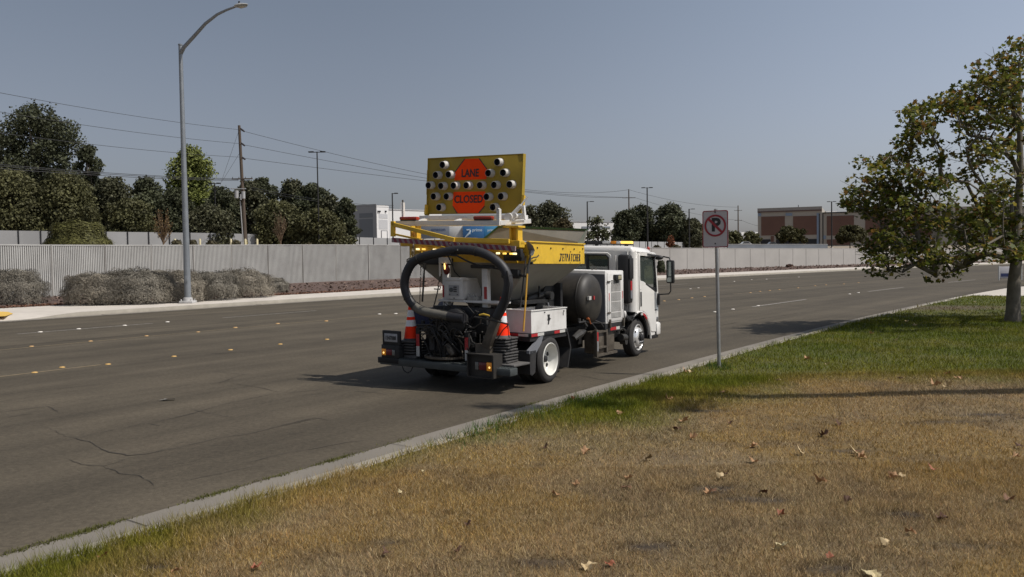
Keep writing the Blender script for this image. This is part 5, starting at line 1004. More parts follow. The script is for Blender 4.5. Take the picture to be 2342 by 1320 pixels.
# ---- open tool bin on the deck
def tray(b, a, c, t=.02):
    (x0, y0, z0), (x1, y1, z1) = a, c; b.box(a, (x1, y1, z0+t)); b.box((x0, y0, z0+t), (x1, y0+t, z1)); b.box((x0, y1-t, z0+t), (x1, y1, z1)); b.box((x0, y0+t, z0+t), (x0+t, y1-t, z1)); b.box((x1-t, y0+t, z0+t), (x1, y1-t, z1))
TB = P_('tool_bin', M_wht, lambda b: tray(b, (-.48, .004, .828), (.725, .46, 1.165)), sm=0)
P_('bin_rim', M_wht, lambda b: (b.box((-.495, -.008, 1.165), (.74, .03, 1.18)), b.box((-.495, .43, 1.165), (.74, .475, 1.18)), b.box((-.495, .03, 1.165), (-.455, .43, 1.18)), b.box((.70, .03, 1.165), (.74, .43, 1.18))), TB, 0)
P_('worn_mark', M_blk, lambda b: b.faces([(.05,.0015,1.09),(.14,.0015,1.09),(.13,.0015,1.04),(.17,.0015,1.02),(.12,.0015,.985),(.10,.0015,.93),(.06,.0015,.935),(.075,.0015,.99),(.045,.0015,1.0),(.065,.0015,1.04)], [tuple(range(10))]), TB, 0)
P_('bin_latch', M_blk, lambda b: (b.cyl((-.05, .0, 1.13), (-.05, -.012, 1.13), .01, 8), b.cyl((.62, .0, 1.12), (.62, -.012, 1.12), .012, 8), b.box((.60, -.006, 1.05), (.612, .003, 1.10))), TB, 0)
P_('left_bin', mat('dark_blue', (.012, .018, .06), .7), lambda b: (b.box((-.4, 1.75, .83), (.7, 2.28, 1.10), .02), b.tube([(-.45, 1.65, 1.12), (-.1, 1.8, 1.17), (.2, 2.1, 1.13), (.6, 2.2, 1.15)], [.05, .09, .08, .03], 8)))
# ---- rear bumper platform
BU = P_('rear_bumper', M_step, lambda b: (b.box((-1.2, -.03, .25), (-.98, 2.36, .36), .012), b.box((-.98, .25, .30), (-.5, 2.3, .355), .006)))
P_('step_tread', M_step, lambda b: [b.box((-1.18, n, .362), (-1.0, n+.022, .368)) for n in np.arange(.0, 2.3, .055)], BU, 0)
P_('side_shelf', mat('worn_shelf', (.10, .095, .09), .6, var=.3, dirt=.5, scale=8), lambda b: (b.box((-1.05, -.01, .37), (-.56, .55, .40), .006), b.box((-1.05, 1.78, .37), (-.56, 2.3, .40), .006)))
# light boxes
LB = P_('light_box', M_blk, lambda b: (b.box((-1.19, 1.985, .36), (-1.05, 2.33, .565), .008), b.box((-1.2, 1.98, .27), (-1.03, 2.40, .36), .008)))
P_('light_box_plate', M_blk, lambda b: b.box((-1.17, 1.98, .565), (-1.12, 2.32, .79), .006), LB)
def lamp(name, m, n0, n1, z0, z1, u, parent, hot=False):
    o = P_(name, m, lambda b: b.box((u-.018, n0, z0), (u, n1, z1), .008), parent)
    if hot: P_(name, M_ambhot, lambda b: b.ell((u-.02, n0*.55+n1*.45, (z0+z1)/2-.01), (.006, .016, .016)), parent)
lamp('turn_lamp', M_amb, 2.235, 2.315, .40, .50, -1.19, LB, True); lamp('tail_lamp', M_redl, 2.115, 2.23, .405, .495, -1.19, LB); lamp('reverse_lamp', M_grl, 2.06, 2.11, .405, .495, -1.19, LB)
PL = P_('licence_plate', mat('plate_grey', (.30, .30, .31), .5), lambda b: b.box((-1.178, 2.025, .615), (-1.17, 2.275, .745), .002), LB)
textobj('plate_number', '1547088', .085, M_blk, LB, lambda x, y, z: lean(-1.181-z, 2.15-x, .675+y), sx=.72, depth=.002, bold=.002)
RB = P_('light_box', mat('dusty_black', (.024, .021, .018), .6, var=.2, dirt=.4, dcol=(.05,.045,.036)), lambda b: (b.box((-1.29, .20, .21), (-1.03, .23, .54)), b.box((-1.30, .20, .54), (-1.02, .67, .555)), b.box((-1.23, .23, .21), (-1.21, .64, .54)), b.box((-1.29, .64, .21), (-1.04, .66, .54)), b.box((-1.29, .23, .20), (-1.2, .64, .215))))
lamp('turn_lamp', M_amb, .25, .345, .31, .435, -1.232, RB, True); lamp('tail_lamp', M_redl, .35, .48, .315, .43, -1.232, RB); lamp('reverse_lamp', M_grl, .485, .545, .315, .43, -1.232, RB)
for n in (.83, 1.74): bb('reflector_post', [((-1.0, n-.02, .38), (-.95, n+.05, .85))], M_blk); bb('reflective_tape', [((-1.004, n-.015, .40), (-1.0, n+.045, .56))], M_tapw); bb('reflective_tape', [((-1.004, n-.015, .56), (-1.0, n+.045, .75))], M_tapr)
P_('trailing_cable', M_rub, lambda b: b.tube([S(920, 838, u=-1.1), S(924, 848, u=-1.1), S(932, 853, u=-1.1), S(939, 850, u=-1.1), S(944, 840, u=-1.1)], .008, 6))
# ---- rear machinery
r = np.random.default_rng(3)
P_('engine_block', M_blk, lambda b: (b.box((-.85, .85, .42), (-.35, 1.55, .95), .03), b.box((-.8, 1.5, .5), (-.5, 1.75, .8), .02), b.cyl((-.9, 1.2, .55), (-.9, 1.45, .55), .10, 16), b.cyl((-.92, .95, .75), (-.92, 1.12, .75), .07, 14), b.box((-.92, 1.3, .72), (-.84, 1.5, .9), .015)))
P_('blower_housing', M_blk, lambda b: (b.lathe([(.0, .0), (.17, .0), (.20, .04), (.20, .16), (.15, .2), (0, .2)], (-.86, 1.05, .98), (-1, 0, 0), 24), b.box((-.8, .6, .78), (-.4, 1.6, 1.2), .03)))
P_('round_tray', M_dst, lambda b: (b.lathe([(.30, .0), (.34, .02), (.34, .05), (.30, .05), (.29, .03), (.0, .03)], (-.86, 1.32, .385), seg=28), b.ell((-.9, 1.2, .46), (.12, .1, .05)), b.ell((-.85, 1.42, .45), (.09, .12, .04))))
def pipe(name, m, pts, rad, parent=TR): return P_(name, m, lambda b: b.tube(pts, rad, 8), parent)
M_pip = mat('pipe_grey', (.05, .047, .043), .5, metal=.4, var=.3, scale=10)
for pts, rad, m in [([S(955,743,u=-1.02), S(985,743,u=-1.05), S(1000,748,u=-1.05), S(1008,765,u=-1.0), S(1005,800,u=-.95)], .013, M_pip), ([S(960,757,u=-1.05), S(990,755,u=-1.06), S(1004,757,u=-1.0)], .012, M_pip), ([S(962,764,u=-1.05), S(1000,764,u=-1.0), S(1008,752,u=-.98)], .011, M_pip),
    ([S(984,742,u=-1.0), S(992,733,u=-1.02), S(1008,733,u=-1.02), S(1022,745,u=-1.0), S(1030,755,u=-1.0)], .015, M_rub), ([S(1030,755,u=-1.0), S(1040,762,u=-1.0), S(1036,766,u=-1.), S(1018,766,u=-1.)], .014, M_pip), ([S(1012,765,u=-1.02), S(1024,764,u=-1.02)], .016, mat('bright_fitting', (.5,.5,.48), .3, metal=.8)),
    ([S(966,772,u=-1.), S(976,790,u=-1.), S(985,812,u=-.98)], .014, M_rub), ([S(1001,770,u=-1.), S(1012,790,u=-1.), S(1016,820,u=-1.)], .022, M_rub), ([S(1098,765,u=-1.), S(1098,790,u=-1.), S(1095,806,u=-1.)], .010, M_pip), ([S(1075,768,u=-1.), S(1080,782,u=-1.), S(1088,786,u=-1.), S(1100,788,u=-1.)], .010, M_pip),
    ([S(1065,748,u=-1.), S(1085,750,u=-1.), S(1098,740,u=-1.), S(1100,728,u=-1.)], .012, M_pip), ([S(1078,690,u=-.6), S(1080,705,u=-.6), S(1090,710,u=-.6), S(1104,711,u=-.6)], .016, M_dst), ([S(1072,696,u=-.6), S(1084,700,u=-.6), S(1086,718,u=-.6)], .022, M_dst),
    ([S(1085,725,u=-1.05), S(1110,729,u=-1.1), S(1140,736,u=-1.1), S(1163,742,u=-1.1)], .013, M_pip), ([S(1163,743,u=-1.1), S(1150,755,u=-1.08), S(1138,775,u=-1.05), S(1126,795,u=-1.)], .008, M_pip), ([S(1012,790,u=-1.1), S(1030,770,u=-1.), S(1045,790,u=-1.)], .012, M_rub)]: pipe('pipe', m, pts, rad)
for i in range(62):
    a = np.array([r.uniform(-1.0, -.8), r.uniform(.65, 1.62), r.uniform(.42, 1.05)]); v = r.normal(0, .12, 3); v[0] *= .3; pipe('small_hose', [M_rub, M_pip, M_blk, M_dst][i % 4], [a, a+v, a+v*1.3+r.normal(0, .06, 3), a+v*1.6+r.normal(0, .1, 3)], r.uniform(.005, .014))
for i in range(12):
    a = np.array([r.uniform(-.98, -.88), r.uniform(.7, 1.7), r.uniform(.42, 1.0)]); s_ = r.uniform(.02, .06, 3); bb('fitting', [(tuple(a-s_*[.5, 1, 1]), tuple(a+s_*[.5, 1, 1]))], [M_blk, M_dst, M_pip][i % 3], bev=.006)
for i in range(16):
    n0 = r.uniform(.85, 1.55); z0 = r.uniform(.5, .9); w_ = r.uniform(.1, .3)*(1 if n0 < 1.25 else -1); pipe('looped_hose', [M_rub, M_blk, M_pip][i % 3], smoothpts([(-1.02, n0, z0), (-1.08, n0+w_*.3, z0+r.uniform(.05, .2)), (-1.07, n0+w_*.7, z0+r.uniform(-.05, .15)), (-.98, n0+w_, z0-r.uniform(.1, .3))], 4), r.uniform(.008, .015))
P_('canister', M_blk, lambda b: (b.cyl(S(990, 800, u=-1.0), S(990, 775, u=-1.0), .055, 14), b.cyl(S(1027, 812, u=-1.02), S(1023, 790, u=-.98), .04, 12)))
P_('work_boot_shaped_nozzle', M_dst, lambda b: b.tube([S(1024, 788, u=-1.0), S(1030, 800, u=-1.03), S(1036, 812, u=-1.03)], [.045, .055, .035], 8))
P_('chute_arm', M_dst, lambda b: (b.beam(S(1136, 728, u=-1.05), S(1112, 795, u=-1.05), .11, .13, .01), b.box(S(1120, 789, u=-1.08), np.array(S(1098, 806, u=-.95))), b.cyl(S(1108, 812, u=-1.02), S(1108, 800, u=-1.02), .06, 12)))
P_('valve_handle', mat('handle_yellow', (.55, .36, .05), .5), lambda b: b.tube([S(1096, 721, u=-1.05), S(1106, 719, u=-1.05), S(1119, 722, u=-1.05)], [.012, .018, .012], 8))
# ---- posts, shelf, control box
for n, zt in ((.665, 1.83), (1.40, 1.93)):
    po = bb('support_post', [((-.66, n, .38), (-.56, n+.10, zt))], M_wht, bev=.006); bb('reflective_tape', [((-.664, n+(.01 if n < 1 else .07), 1.33), (-.66, n+(.06 if n < 1 else .10), 1.52))], M_tapr, po)
bb('shelf', [((-.72, .40, 1.265), (-.40, 1.55, 1.30))], M_wht, bev=.004); bb('side_rail', [((-.62, .46, 1.24), (-.55, .66, 1.30)), ((-.4, .50, 1.25), (.7, .56, 1.295))], M_wht, bev=.004)
CB = P_('control_box', M_wht, lambda b: b.box((-.74, 1.07, 1.305), (-.18, 1.40, 1.63), .012)); P_('control_panel', mat('panel_grey', (.34, .34, .34), .5), lambda b: b.box((-.746, 1.13, 1.36), (-.739, 1.325, 1.53)), CB, 0)
P_('gauge', mat('gauge_face', (.09, .10, .10), .3), lambda b: b.cyl((-.757, 1.275, 1.455), (-.744, 1.275, 1.455), .036, 20), CB)
P_('knob', M_blk, lambda b: [b.cyl((-.762, 1.215-.032*(k % 2), 1.50-.033*(k//2)), (-.744, 1.215-.032*(k % 2), 1.50-.033*(k//2)), .010, 8) for k in range(6)]+[b.cyl((-.76, 1.30-.14*(k % 2), 1.385), (-.744, 1.30-.14*(k % 2), 1.385), .007, 8) for k in range(2)], CB)
P_('box_lid', M_wht, lambda b: (b.box((-.756, 1.06, 1.60), (-.17, 1.41, 1.645), .008), b.box((-.748, 1.09, 1.545), (-.742, 1.38, 1.56))), CB)
P_('hydraulic_valve', mat('valve_grey', (.30, .29, .27), .5, var=.3, scale=20), lambda b: (b.box((-.7, .83, 1.30), (-.5, 1.02, 1.36), .01), [b.cyl((-.66, .86+.045*k, 1.36), (-.66, .86+.045*k, 1.40), .014, 8) for k in range(4)]))
# ---- hopper
def frust(b, a0, a1, z0, c0, c1, z1): b.hexa([(a0[0], a0[1], z0), (a1[0], a0[1], z0), (a1[0], a1[1], z0), (a0[0], a1[1], z0), (c0[0], c0[1], z1), (c1[0], c0[1], z1), (c1[0], c1[1], z1), (c0[0], c1[1], z1)])
P_('hopper_cone', M_gry, lambda b: frust(b, (.05, .85), (.75, 1.35), 1.10, (-.50, .02), (1.39, 2.16), 1.892), sm=0)
HB = P_('hopper_band', M_yel, lambda b: (b.box((-.55, -.01, 1.89), (1.43, .01, 2.215)), b.box((-.55, 2.19, 1.89), (1.43, 2.21, 2.215)), b.box((-.55, .01, 1.89), (-.53, 2.19, 2.215)), b.box((1.41, .01, 1.89), (1.43, 2.19, 2.215)), b.box((-.56, -.03, 2.215), (1.44, .02, 2.235), .004), b.box((-.56, 2.18, 2.215), (1.44, 2.22, 2.235), .004), b.box((-.55, .02, 2.05), (1.42, 2.18, 2.06))), sm=0)
P_('bolt', M_blk, lambda b: [b.cyl((u, -.022, z), (u, -.008, z), (.014 if z > 2.12 else .008 if z > 2.05 else .006), 8) for u, z in [(-.28, 2.135), (.17, 2.135), (.60, 2.135), (1.02, 2.135), (1.36, 2.145), (.88, 2.088), (1.24, 2.088), (.86, 1.905), (1.24, 1.905)]], HB)
bm_ = bmesh.new(); x_ = .585
for ch in 'ETPATCHER':
    for sh_ in (0, .009, .018):
        me_ = textmesh(ch, .182, depth=.002+.0004*sh_/.009, sx=.55); ws_ = [v.co.x for v in me_.vertices]; wd_ = max(ws_)-min(ws_); mn_ = min(ws_)
        for v in me_.vertices: v.co.x += x_-mn_+sh_
        bm_.from_mesh(me_); bpy.data.meshes.remove(me_)
    x_ += wd_+.034
sc_ = .70/(x_-.585)
for v in bm_.verts: X_ = .585+(v.co.x-.585)*sc_+v.co.y*.16; v.co = Vector(lean(X_, -.0115-v.co.z, 1.985+v.co.y))
bmesh.ops.recalc_face_normals(bm_, faces=bm_.faces); me_ = bpy.data.meshes.new('lettering'); bm_.to_mesh(me_); bm_.free(); me_.materials.append(M_sk); o = bpy.data.objects.new('lettering', me_); C.objects.link(o); o.parent = HB
P_('lettering_initial', M_sk, lambda b: (b.prism([(.50, 2.055), (.585, 2.055), (.578, 2.035), (.556, 2.035), (.520, 1.935), (.47, 1.922), (.462, 1.945), (.492, 1.955), (.528, 2.035), (.50, 2.035)], -.0135, -.0105, sideY), [b.cyl((.478+.010*k, -.0135, 1.942+.003*k), (.478+.010*k, -.0105, 1.942+.003*k), .014, 8) for k in range(3)]), HB, 0)
q = [S(1105, 548, u=1.42), S(1141, 518, u=1.50), S(1343, 526, u=1.62), S(1335, 556, u=1.44)]
LID = P_('hopper_lid', mat('lid_inner', (.20, .185, .155), .6, var=.12, scale=4, dirt=.4, dcol=(.11,.12,.09)), lambda b: b.hexa([q[0], np.array(q[0])+[.02, 0, 0], np.array(q[1])+[.02, 0, 0], q[1], q[3], np.array(q[3])+[.02, 0, 0], np.array(q[2])+[.02, 0, 0], q[2]]), sm=0)
M_grn = mat('lid_green', (.02, .075, .045), .5, var=.1); P_('lid_edge', M_grn, lambda b: (b.beam(q[1], q[2], .05, .035), b.beam(q[0], q[1], .04, .03)), LID, 0)
P_('lid_corner', mat('lid_corner', (.13, .14, .11), .5, var=.2, scale=5), lambda b: b.prism([(1.44, 2.235), (1.60, 2.47), (1.25, 2.235)], .02, .035, sideY), LID, 0)
# rear of the hopper: beams, work lights
P_('cross_beam', M_yel, lambda b: (b.box((-.76, .03, 2.13), (-.60, 2.24, 2.235), .006), b.box((-.74, .2, 2.05), (-.66, 2.0, 2.13), .004), b.beam((-.70, 1.85, 2.22), (-.70, 1.55, 2.0), .05, .04), b.box((-.62, 1.93, 1.9), (-.55, 2.02, 2.14)), b.box((-.62, .16, 1.9), (-.55, .24, 2.14))), sm=0)
P_('dark_bracket', M_blk, lambda b: (b.box((-.72, .02, 1.93), (-.62, .34, 2.05), .01), b.box((-.78, .0, 1.98), (-.70, .18, 2.11), .01), b.box((-.66, .12, 1.66), (-.55, .42, 1.80), .02), b.cyl((-.6, .12, 1.71), (-.6, .0, 1.70), .02, 8), b.box((-.70, .55, 1.80), (-.6, .95, 1.86), .02), b.box((-.7, 1.3, 1.84), (-.62, 2.0, 1.95), .02)))
for px, py, m in [(954.5, 570, M_marker), (968, 570, M_markery), (993, 571, M_marker), (1138, 579.5, M_marker), (1153, 580, M_markery), (1168.5, 580.5, M_markery), (1176.5, 580.5, M_marker)]:
    c_ = S(px, py, u=-.80); b = MB(); b.box((-.80, c_[1]-.030, c_[2]-.014), (-.775, c_[1]+.030, c_[2]+.014), .006); b.build('marker_light', m, TR, lean)
c_ = S(1116, 571, u=-.82); P_('warning_lamp', mat('orange_lens', (.6, .10, .02), .25), lambda b: b.ell(c_, (.03, .03, .035)))
c_ = S(1021, 613, u=-.78); P_('beacon_lamp', mat('dark_red', (.12, .015, .012), .25), lambda b: (b.ell((c_[0], c_[1], c_[2]-.03), (.05, .055, .08)), b.ell((c_[0], c_[1], c_[2]+.05), (.035, .04, .07)))); P_('beacon_filament', mat('glow', (1,.7,.3), .4, emit=(1,.6,.15), estr=3), lambda b: b.tube([(c_[0]-.06, c_[1]-.01, c_[2]-.02), (c_[0]-.065, c_[1]-.012, c_[2]+.03), (c_[0]-.06, c_[1]-.004, c_[2]+.07)], [.008, .012, .006], 6))
c_ = S(1014, 596, u=-.8); P_('grey_housing', M_wht, lambda b: (b.box((-.82, c_[1]-.08, c_[2]-.05), (-.68, c_[1]+.08, c_[2]+.05), .01), b.box((-.78, c_[1]+.07, c_[2]-.25), (-.75, c_[1]+.10, c_[2]+.03))))
# ---- boom and striped bar
P_('boom_arm', M_yel, lambda b: (b.beam(S(898, 513, u=-.92), S(1040, 549, u=-.92), .05, .065, .004), b.beam(S(899, 506, u=-.92), S(899, 541, u=-.92), .07, .05, .004, up=(1, 0, 0)), b.beam(S(1030, 548, u=-.90), S(1165, 552, u=-.80), .05, .07, .004), b.beam(S(903, 536, u=-.90), S(960, 548, u=-.85), .04, .03), b.beam(S(982, 556, u=-.9), S(1018, 568, u=-.9), .03, .03)), sm=0)
sa, sb_ = S(897, 549, u=-.96), S(1179, 569, u=-.96); M_stR = mat('stripe_maroon', (.20, .028, .045), .5); M_stP = mat('stripe_pink', (.27, .19, .19), .5)
SBAR = P_('striped_bar', M_stP, lambda b: b.beam(sa, sb_, .03, .075), sm=0)
def stripes(b):
    v = np.array(sb_)-np.array(sa); L_ = np.linalg.norm(v); v /= L_; w_ = np.array([0, 0, 1.]); k = .02
    while k < L_-.09: p = np.array(sa)+v*k+np.array([-.017, 0, 0]); b.faces([p+w_*.037, p+v*.055+w_*.037, p+v*.095-w_*.037, p+v*.04-w_*.037], [(0,1,2,3)]); k += .105
P_('stripe', M_stR, stripes, SBAR, 0)
# ---- arrow board and its platform
BZ0, BZ1, BN0, BN1 = 2.665, 3.565, .235, 2.0
AB = P_('arrow_board', M_ydark, lambda b: b.box((-.33, BN0, BZ0), (-.27, BN1, BZ1), .006), xf=blean)
P_('board_frame', M_ydark, lambda b: (b.box((-.345, BN0-.012, BZ0), (-.26, BN0, BZ1)), b.box((-.345, BN1, BZ0), (-.26, BN1+.012, BZ1)), b.box((-.345, BN0-.012, BZ1), (-.26, BN1+.012, BZ1+.012)), b.box((-.31, BN1+.0, BZ0+.32), (-.27, BN1+.045, BZ0+.72)), b.box((-.31, BN1, BZ0-.02), (-.27, BN1+.07, BZ0+.16))), AB, 0)
def bxy(x, y): a = (x-672)/1018.; t = (y-(105-(x-672)/1018.*30))/((710-105)+(x-672)/1018.*10); return BN1-a*(BN1-BN0), BZ1-t*(BZ1-BZ0)
def bface(b, pts, u0, u1): b.prism([bxy(x, y) for x, y in pts], u0, u1, lambda a, c, h: (h, a, c))
P_('orange_panel', M_orange, lambda b: bface(b, [(1080,112),(1232,110),(1322,218),(1317,330),(972,342),(977,245)], -.335, -.331), AB, 0); P_('orange_panel', M_orange, lambda b: bface(b, [(965,466),(1310,461),(1306,620),(1247,694),(1012,698),(958,622)], -.335, -.331), AB, 0)
P_('panel_outline', M_sk, lambda b: [bface(b, p, -.3375, -.3355) for p in ([(1072,112),(1084,112),(980,250),(976,240)], [(1228,108),(1240,108),(1324,222),(1318,228)], [(957,618),(964,620),(1018,696),(1006,698)], [(1308,612),(1312,622),(1254,694),(1242,694)])], AB, 0)
for t_, cx, cy, sz_, sx_ in (('LANE', 1142, 268, .17, .80), ('CLOSED', 1133, 548, .17, .86)):
    cn_, cz_ = bxy(cx, cy); textobj('lettering', t_, sz_, M_sk, AB, lambda x, y, z: blean(-.3385-z, cn_-x, cz_+y), sx=sx_, depth=.002, bold=.004)
hood_me = None
for x, y in [(835,170),(1425,150),(762,280),(905,275),(1335,265),(1490,262),(683,390),(825,398),(965,395),(1105,393),(1250,392),(1400,390),(1560,385),(745,512),(890,512),(1325,515),(1475,510),(810,630),(1395,625)]:
    n_, z_ = bxy(x+30, y+4); n_ = n_-.012
    if hood_me is None:
        b = MB(); b.lathe([(.066, 0), (.064, .045), (.057, .052), (.057, .11), (.0525, .112)], (0, 0, 0), (-1, 0, -.05), 20); b.mi = 1; b.lathe([(.0525, .112), (.050, .105), (.047, .04), (.03, .055), (0, .06)], (0, 0, 0), (-1, 0, -.05), 20); b.mi = 0
        o = b.build('lamp_hood', [mat('hood_white', (.48, .46, .43), .5, var=.1, scale=20), mat('lamp_dark', (.02, .022, .03), .2)], AB, smooth=50); hood_me = o.data
    else: o = bpy.data.objects.new('lamp_hood', hood_me); C.objects.link(o); o.parent = AB
    o.location = blean(-.332, n_, z_)
PF = P_('board_platform', M_wht, lambda b: (b.box((-.82, .34, 2.475), (-.74, 2.28, 2.535), .004), b.box((-.82, .34, 2.455), (-.66, 2.28, 2.475)), b.box((-.42, .15, 2.56), (-.26, 2.1, 2.635), .004), b.beam((-.78, .36, 2.495), S(1212, 506, u=-.30), .07, .07, .004), b.beam(S(1141, 516, u=-.80), S(1141, 478, u=-.80), .05, .06, up=(1, 0, 0)), b.beam(S(1138, 479, u=-.8), S(1142, 479, u=-.8), .06, .04), b.beam((-.78, 2.15, 2.53), (-.78, 2.15, 2.83), .035, .045, up=(1, 0, 0)), b.beam((-.78, 1.9, 2.50), (-.34, 1.95, 2.60), .05, .05), b.beam((-.78, 1.2, 2.50), (-.34, 1.2, 2.60), .05, .05)), sm=0)
P_('pivot_knob', M_dst, lambda b: b.cyl((-.79, 2.15, 2.83), (-.79, 2.15, 2.87), .014, 8), PF)
for n0, n1, z_ in ((1.86, 2.20, 2.535), (.47, .80, 2.535)):
    P_('red_beacon', mat('beacon_red', (.30, .035, .02), .25, var=.15), lambda b: (b.box((-.83, n0, z_+.012), (-.73, n1, z_+.065), .018)), PF); P_('beacon_base', M_blk, lambda b: b.box((-.83, n0+.02, z_), (-.74, n1-.02, z_+.014)), PF, 0)
P_('lift_actuator', M_wht, lambda b: (b.cyl(S(1162, 502, u=-.62), S(1192, 470, u=-.55), .032, 14), b.cyl(S(1190, 472, u=-.55), S(1206, 450, u=-.50), .014, 8), b.cyl(S(1162, 497, u=-.66), S(1168, 497, u=-.55), .065, 18), b.cyl(S(1176, 493, u=-.62), S(1180, 493, u=-.55), .04, 14), b.beam(S(1200, 502, u=-.4), S(1197, 470, u=-.4), .05, .04), b.beam(S(1165, 508, u=-.62), S(1200, 506, u=-.55), .05, .035)), PF)
P_('board_hinge', M_yel, lambda b: (b.beam(S(1196, 447, u=-.36), S(1194, 480, u=-.36), .04, .05, up=(1, 0, 0)), b.beam(S(975, 468, u=-.36), S(974, 490, u=-.36), .04, .05, up=(1, 0, 0))), AB, 0)
P_('board_upright', M_yel, lambda b: (b.box((-.66, 1.98, 2.235), (-.54, 2.01, 2.46)), b.box((-.66, 2.08, 2.235), (-.54, 2.11, 2.46)), b.box((-.68, 1.95, 2.235), (-.52, 2.13, 2.25))), sm=0)
P_('board_upright', M_yel, lambda b: (b.box((-.68, .10, 2.20), (-.54, .13, 2.43)), b.box((-.68, .22, 2.20), (-.54, .25, 2.43)), b.box((-.72, .07, 2.43), (-.50, .34, 2.46), .004), b.box((-.72, .03, 2.18), (-.50, .38, 2.205)), b.box((-.62, .13, 2.24), (-.6, .22, 2.43))), sm=0)
# ---- big hose loop
HP = [(1062,728),(1036,725),(1005,719),(966,711),(943,695),(930,674),(925,650),(930,624),(944,601),(966,588),(995,581),(1026,575),(1046,572),(1072,572),(1098,577),(1123,588),(1144,604),(1158,624),(1163,648),(1159,673),(1150,699),(1136,726)]
pts = [S(x, y, u=-1.06-.05*math.sin(i/21*math.pi)) for i, (x, y) in enumerate(HP)]
sp_ = smoothpts(pts, 3); nG = 10
HS = P_('suction_hose', M_hose, lambda b: b.tube(sp_[nG-1:], .070, 18), sm=60); P_('hose_sleeve', M_hoseg, lambda b: b.tube(sp_[3:nG+2], .073, 18), HS, 60); P_('hose_cuff', M_hose, lambda b: b.tube(sp_[:5], .079, 18), HS, 60)
for i in (14, 26, nG+1, 41, 52): P_('hose_clamp', M_pip, lambda b: b.tube([np.array(sp_[i])*.9+np.array(sp_[i-1])*.1, np.array(sp_[i])*.9+np.array(sp_[i+1])*.1], .079, 18), HS)
pipe('cable', M_rub, [S(933,598,u=-1.15), S(950,590,u=-1.15), S(975,584,u=-1.15), S(1020,583,u=-1.15), S(1045,585,u=-1.15), S(1068,597,u=-1.15), S(1090,606,u=-1.12), S(1112,611,u=-1.1), S(1140,615,u=-1.1), S(1160,625,u=-1.12)], .014)
pipe('cable', M_rub, [S(1024,585,u=-1.1), S(1035,605,u=-1.), S(1040,622,u=-.9), S(1052,634,u=-.75)], .011); pipe('cable', M_rub, [S(1024,584,u=-1.1), S(1046,572,u=-1.2), S(1052,566,u=-1.1)], .012); pipe('cable', M_rub, [S(1160,620,u=-1.14), S(1166,650,u=-1.16), S(1160,690,u=-1.14), S(1150,712,u=-1.1)], .012)
M_chain = mat('chain', (.07, .06, .05), .5, metal=.6)
def chain(a, c):
    a = np.array(a); c = np.array(c); L_ = np.linalg.norm(c-a); n = max(3, int(L_/.045)); b = MB()
    for i in range(n):
        p = a+(c-a)*(i+.5)/n; d = (c-a)/L_; s_ = np.cross(d, [1, 0, 0]) if i % 2 else np.cross(d, [0, 1, 0]); s_ /= np.linalg.norm(s_)+1e-6; hh = d*.028; b.tube([p-hh, p-hh*.3+s_*.011, p+hh*.3+s_*.011, p+hh, p+hh*.3-s_*.011, p-hh*.3-s_*.011, p-hh], .0045, 4, False)
    b.build('chain', M_chain, TR, lean)
chain(S(946, 558, u=-1.), S(940, 594, u=-1.1)); chain(S(946, 558, u=-1.), S(947, 592, u=-1.1)); chain(S(963, 608, u=-1.), S(960, 695, u=-1.05)); chain(S(1010, 627, u=-.85), S(1001, 655, u=-.85)); chain(S(1030, 556, u=-1.), S(1027, 580, u=-1.1)); chain(S(1050, 556, u=-1.), S(1058, 582, u=-1.1))
P_('hose_hanger', M_pip, lambda b: (b.tube([S(931, 600, u=-1.16), S(931, 594, u=-1.16), S(938, 591, u=-1.12), S(947, 593, u=-1.12)], .012, 6), b.tube([S(971, 606, u=-1.), S(969, 640, u=-1.), S(966, 690, u=-1.)], .015, 8), b.cyl(S(971, 602, u=-1.), S(971, 615, u=-1.), .03, 8)))
P_('pry_bar', M_pip, lambda b: b.tube([S(993, 661, u=-.95), S(1006, 662, u=-.95), S(1008, 656, u=-.95), S(1003, 655, u=-.95), S(1000, 670, u=-.95), S(995, 690, u=-.97), S(985, 725, u=-1.0)], .010, 6))
# ---- tank, shield, boxes between hopper and cab
TK = P_('emulsion_tank', M_tank, lambda b: b.lathe([(.45, -1.7), (.45, 0), (.446, .03), (.43, .075), (.39, .12), (.32, .155), (.2, .18), (.1, .19), (0, .192)], (1.84, .15, 1.27), (0, -1, 0), 40), sm=60)
P_('weld_band', M_tank, lambda b: b.lathe([(.45, -.02), (.456, -.012), (.456, .004), (.45, .012)], (1.84, .15, 1.27), (0, -1, 0), 40), TK)
def tank_tape(px0, py0, m, w_=.13, h_=.065):
    c_ = S(px0, py0, n=-.045); P_('reflective_tape', m, lambda b: b.hexa([(c_[0]-w_/2, c_[1]-.01, c_[2]-h_/2), (c_[0]+w_/2, c_[1]+.015, c_[2]-h_/2), (c_[0]+w_/2, c_[1]+.03, c_[2]-h_/2), (c_[0]-w_/2, c_[1]+.03, c_[2]-h_/2), (c_[0]-w_/2, c_[1]-.01, c_[2]+h_/2), (c_[0]+w_/2, c_[1]+.015, c_[2]+h_/2), (c_[0]+w_/2, c_[1]+.03, c_[2]+h_/2), (c_[0]-w_/2, c_[1]+.03, c_[2]+h_/2)]), TK, 0)
tank_tape(1350.5, 682, M_tapw, .15); tank_tape(1360.5, 681, M_tapr, .13)
P_('tank_shield', M_blk, lambda b: (b.prism([(.95, 1.62), (1.25, 1.64), (1.25, .5), (.6, .5), (.45, 1.18)], .42, .45, sideY), b.box((1.12, .30, .60), (1.20, .42, 1.56))), sm=0)
